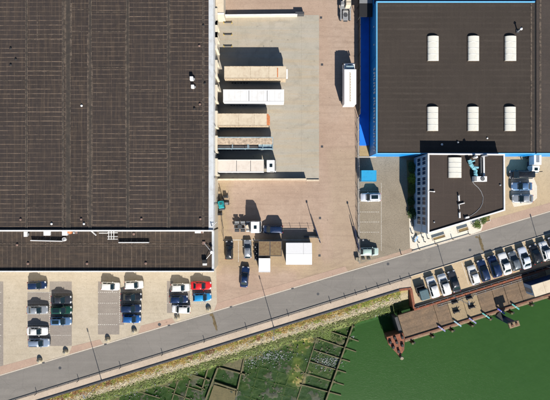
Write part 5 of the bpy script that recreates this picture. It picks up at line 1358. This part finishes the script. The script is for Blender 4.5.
# containers and sheds
def container(u0, v0, u1, v1, h, label, mat, roof, name='container', group=None, corr=True):
    x0, y1 = W(u0, v0, h); x1, y0 = W(u1, v1, h); cx, cy = (x0+x1)/2, (y0+y1)/2; a, b = (x1-x0)/2, (y1-y0)/2
    t = thing(name, label, 'container', (cx, cy, 0), group=group)
    m_ = MB(); m_.box(-a+.06, a-.06, -b+.06, b-.06, .08, h-.1)
    n = int(a*2/.28)
    for i in range(n):
        x_ = -a+.12+i*(2*a-.24)/n; m_.box(x_, x_+.13, -b+.02, -b+.06, .2, h-.2); m_.box(x_, x_+.13, b-.06, b-.02, .2, h-.2)
    m_.build('body', mat, t)
    MB().box(-a+.05, a-.05, -b+.05, b-.05, h-.1, h-.03).build('roof', roof, t)
    fr = MB()
    for sx in (-1, 1):
        for sy in (-1, 1): fr.box(sx*a-.09 if sx > 0 else -a, a if sx > 0 else -a+.09, sy*b-.09 if sy > 0 else -b, b if sy > 0 else -b+.09, 0, h)
    for sy in (-b, b-.09): fr.box(-a+.09, a-.09, sy, sy+.09, h-.12, h)
    for sx in (-a, a-.09): fr.box(sx, sx+.09, -b+.09, b-.09, h-.12, h)
    fr.build('frame', mat, t)
    MB().box(a-.02, a+.02, -b+.15, -.02, .2, h-.2).build('door', mat, t); MB().box(a-.02, a+.02, .02, b-.15, .2, h-.2).build('door', mat, t)
    return t, a, b
container(361.5, 170.3, 376.5, 181.3, 2.1, 'bright blue container at the top of the visitor yard', 'bluebox', 'bluebox')
container(258.7, 258.3, 270.2, 272.3, 2.4, 'small white container below the brown roofed one', 'white', 'whiteclean')
M['rustroof'] = dirty('sand_brown_roof', (.22, .155, .08), (.12, .06, .035), .8, 2.2, .85, .42)
t, a, b = container(258.5, 241, 281.8, 256.2, 2.2, 'container with sandy brown roof left of the white shed', 'dgrey', 'rustroof')
MB().box(-.1, .05, -b+.1, b-.1, 2.17, 2.20).build('roof_seam', 'dgrey', t)
x0, y1 = W(286, 243, 2.3); x1, y0 = W(312, 264.8, 2.3); cx, cy = (x0+x1)/2, (y0+y1)/2; a, b = (x1-x0)/2, (y1-y0)/2
t = thing('storage_tent', 'white four panel shed roof beside the brown container', 'shed', (cx, cy, 0))
xm = W(303.5, 0, 2.3)[0]-cx
for sx0, sx1 in ((-a, xm-.02), (xm+.02, a)):
    for sy0, sy1, h0, h1 in ((-b, -.02, 2.15, 2.38), (.02, b, 2.38, 2.15)):
        MB().add([(sx0, sy0, h0-.06), (sx1, sy0, h0-.06), (sx1, sy1, h1-.06), (sx0, sy1, h1-.06), (sx0, sy0, h0), (sx1, sy0, h0), (sx1, sy1, h1), (sx0, sy1, h1)],
                 [(0,3,2,1),(4,5,6,7),(0,1,5,4),(1,2,6,5),(2,3,7,6),(3,0,4,7)]).build('roof_panel', 'whiteclean', t)
MB().box(-a+.1, a-.1, -b+.1, b-.1, 0, 2.05).build('wall', 'white', t); MB().box(a-.1, a-.05, -.9, .9, .05, 1.95).build('door', 'mgrey', t)
for sx in (-a+.05, a-.15): MB().box(sx, sx+.1, -b-.0, -b+.1, 0, 2.1).build('post', 'galv', t)
# dark clutter between the cars and the containers
x, y = W(256.3, 252, .6); t = thing('gas_bottle_rack', 'narrow dark rack of gas bottles left of the brown container', 'rack', (x, y, 0))
MB().box(-.4, .4, -1.9, 1.9, 0, .12).build('base', 'dgrey', t)
for i in range(8): MB().tube((-.15+.3*(i % 2), -1.6+i*.45, .12), (-.15+.3*(i % 2), -1.6+i*.45, 1.25), .14, 10).build('bottle', 'black' if i % 3 else 'mgrey', t)
# covered trailer on the quay
x, y = W(423.8, 294.3, .8); t = thing('covered_trailer', 'teal grey covered trailer at the west end of the quay parking', 'trailer', (x, y, .134), R(17))
MB().box(-.95, .95, -1.1, 1.15, .45, 1.35).build('tarpaulin', 'tealgrey', t, bevel=.15); MB().box(-.98, .98, -1.15, 1.2, .35, .5).build('bed', 'mgrey', t)
for sy in (-1, 1): MB().tube((sy*1.0, 0, .3), (sy*1.18, 0, .3), .3, 14).build('wheel', 'black', t)
MB().tube((0, 1.2, .42), (0, 2.4, .42), .05).build('drawbar', 'dgrey', t)
x, y = W(420.7, 289.5, 1.0); t = thing('skip', 'open dark skip above the covered trailer', 'skip', (x, y, .134), R(17))
m_ = MB(); m_.box(-.95, .95, -.7, .7, .05, .12); m_.box(-.95, -.88, -.7, .7, .12, 1.1); m_.box(.88, .95, -.7, .7, .12, 1.1); m_.box(-.88, .88, .63, .7, .12, 1.1); m_.box(-.88, .88, -.7, -.63, .12, 1.1)
m_.build('tub', 'dgrey', t); MB().box(-.98, .98, -.74, -.66, 1.1, 1.16).build('rim', 'rustbeam', t)
# telehandler in teal beside the hall
x, y = W(220.8, 203.5, 1.2); t = thing('forklift', 'teal forklift working beside the hall wall', 'forklift', (x, y, 0), R(8))
MB().box(-.6, .6, -1.1, .6, .35, 1.15).build('body', 'hull', t, bevel=.12); MB().box(-.62, .62, -1.5, -1.1, .35, 1.2).build('counterweight', 'dgrey', t, bevel=.15)
for sx in (-.5, .5):
    MB().tube((sx, -.7, 1.1), (sx, -.5, 2.2), .04).build('guard_post', 'black', t); MB().tube((sx, .55, 1.1), (sx, .35, 2.2), .04).build('guard_post', 'black', t)
    MB().box(sx-.06, sx+.06, .75, .87, .1, 2.5).build('mast_rail', 'dgrey', t); MB().box(sx*.7-.06, sx*.7+.06, .87, 2.0, .12, .17).build('fork', 'dgrey', t)
    MB().tube((sx*1.0, .35, .35), (sx*1.5, .35, .35), .35, 14).build('wheel', 'black', t); MB().tube((sx*1.0, -.95, .3), (sx*1.45, -.95, .3), .3, 14).build('wheel', 'black', t)
g_ = MB()
for i in range(5): g_.box(-.5, .5, -.48+i*.2, -.42+i*.2, 2.18, 2.22)
g_.build('roof_guard', 'hull', t); MB().box(-.3, .3, -.3, .15, 1.15, 1.3).build('seat', 'black', t)
for k, (u, v, lb) in enumerate(((225.5, 196.5, 'dark wheel rack above the forklift'), (226.5, 203.5, 'flat steel trolley right of the forklift'), (219.5, 214, 'dark bin below the forklift'))):
    x, y = W(u, v, .5); t = thing('yard_trolley', lb, 'trolley', (x, y, 0))
    MB().box(-.55, .55, -.3, .3, .25, .35).build('deck', 'dgrey', t); MB().box(-.4, .3, -.25, .25, .35, .8 if k != 1 else .42).build('load', 'black' if k != 1 else 'mgrey', t, bevel=.04)
    for a, b in ((-.45, -.28), (.45, -.28), (-.45, .28), (.45, .28)): MB().tube((a, b-.04, .12), (a, b+.04, .12), .12, 10).build('castor', 'black', t)
    MB().tube((.55, 0, .3), (.95, 0, .9), .03).build('handle', 'dgrey', t)
x, y = W(357.5, 259, .5); t = thing('waste_bin', 'pair of low dark boxes at the foot of the mesh fence', 'bin', (x, y, 0))
MB().box(-.4, .4, -.35, .35, .05, .8).build('tub', 'mgrey', t, bevel=.04); MB().box(-.42, .42, -.37, .37, .8, .86).build('lid', 'stone', t)
for k, (u, lb) in enumerate(((363.5, 'left dark concrete stub below the mint hatchback'), (369, 'right dark concrete stub below the mint hatchback'))):
    x, y = W(u, 259, .3); t = thing('wheel_stop', lb, 'wheel stop', (x, y, 0), group='stubs below the mint hatchback')
    MB().box(-.35, .35, -.2, .2, 0, .35).build('block', 'stone', t, bevel=.05); MB().box(-.3, .3, -.15, .15, .35, .4).build('cap', 'dgrey', t)
x, y = W(322.5, 0, 0)
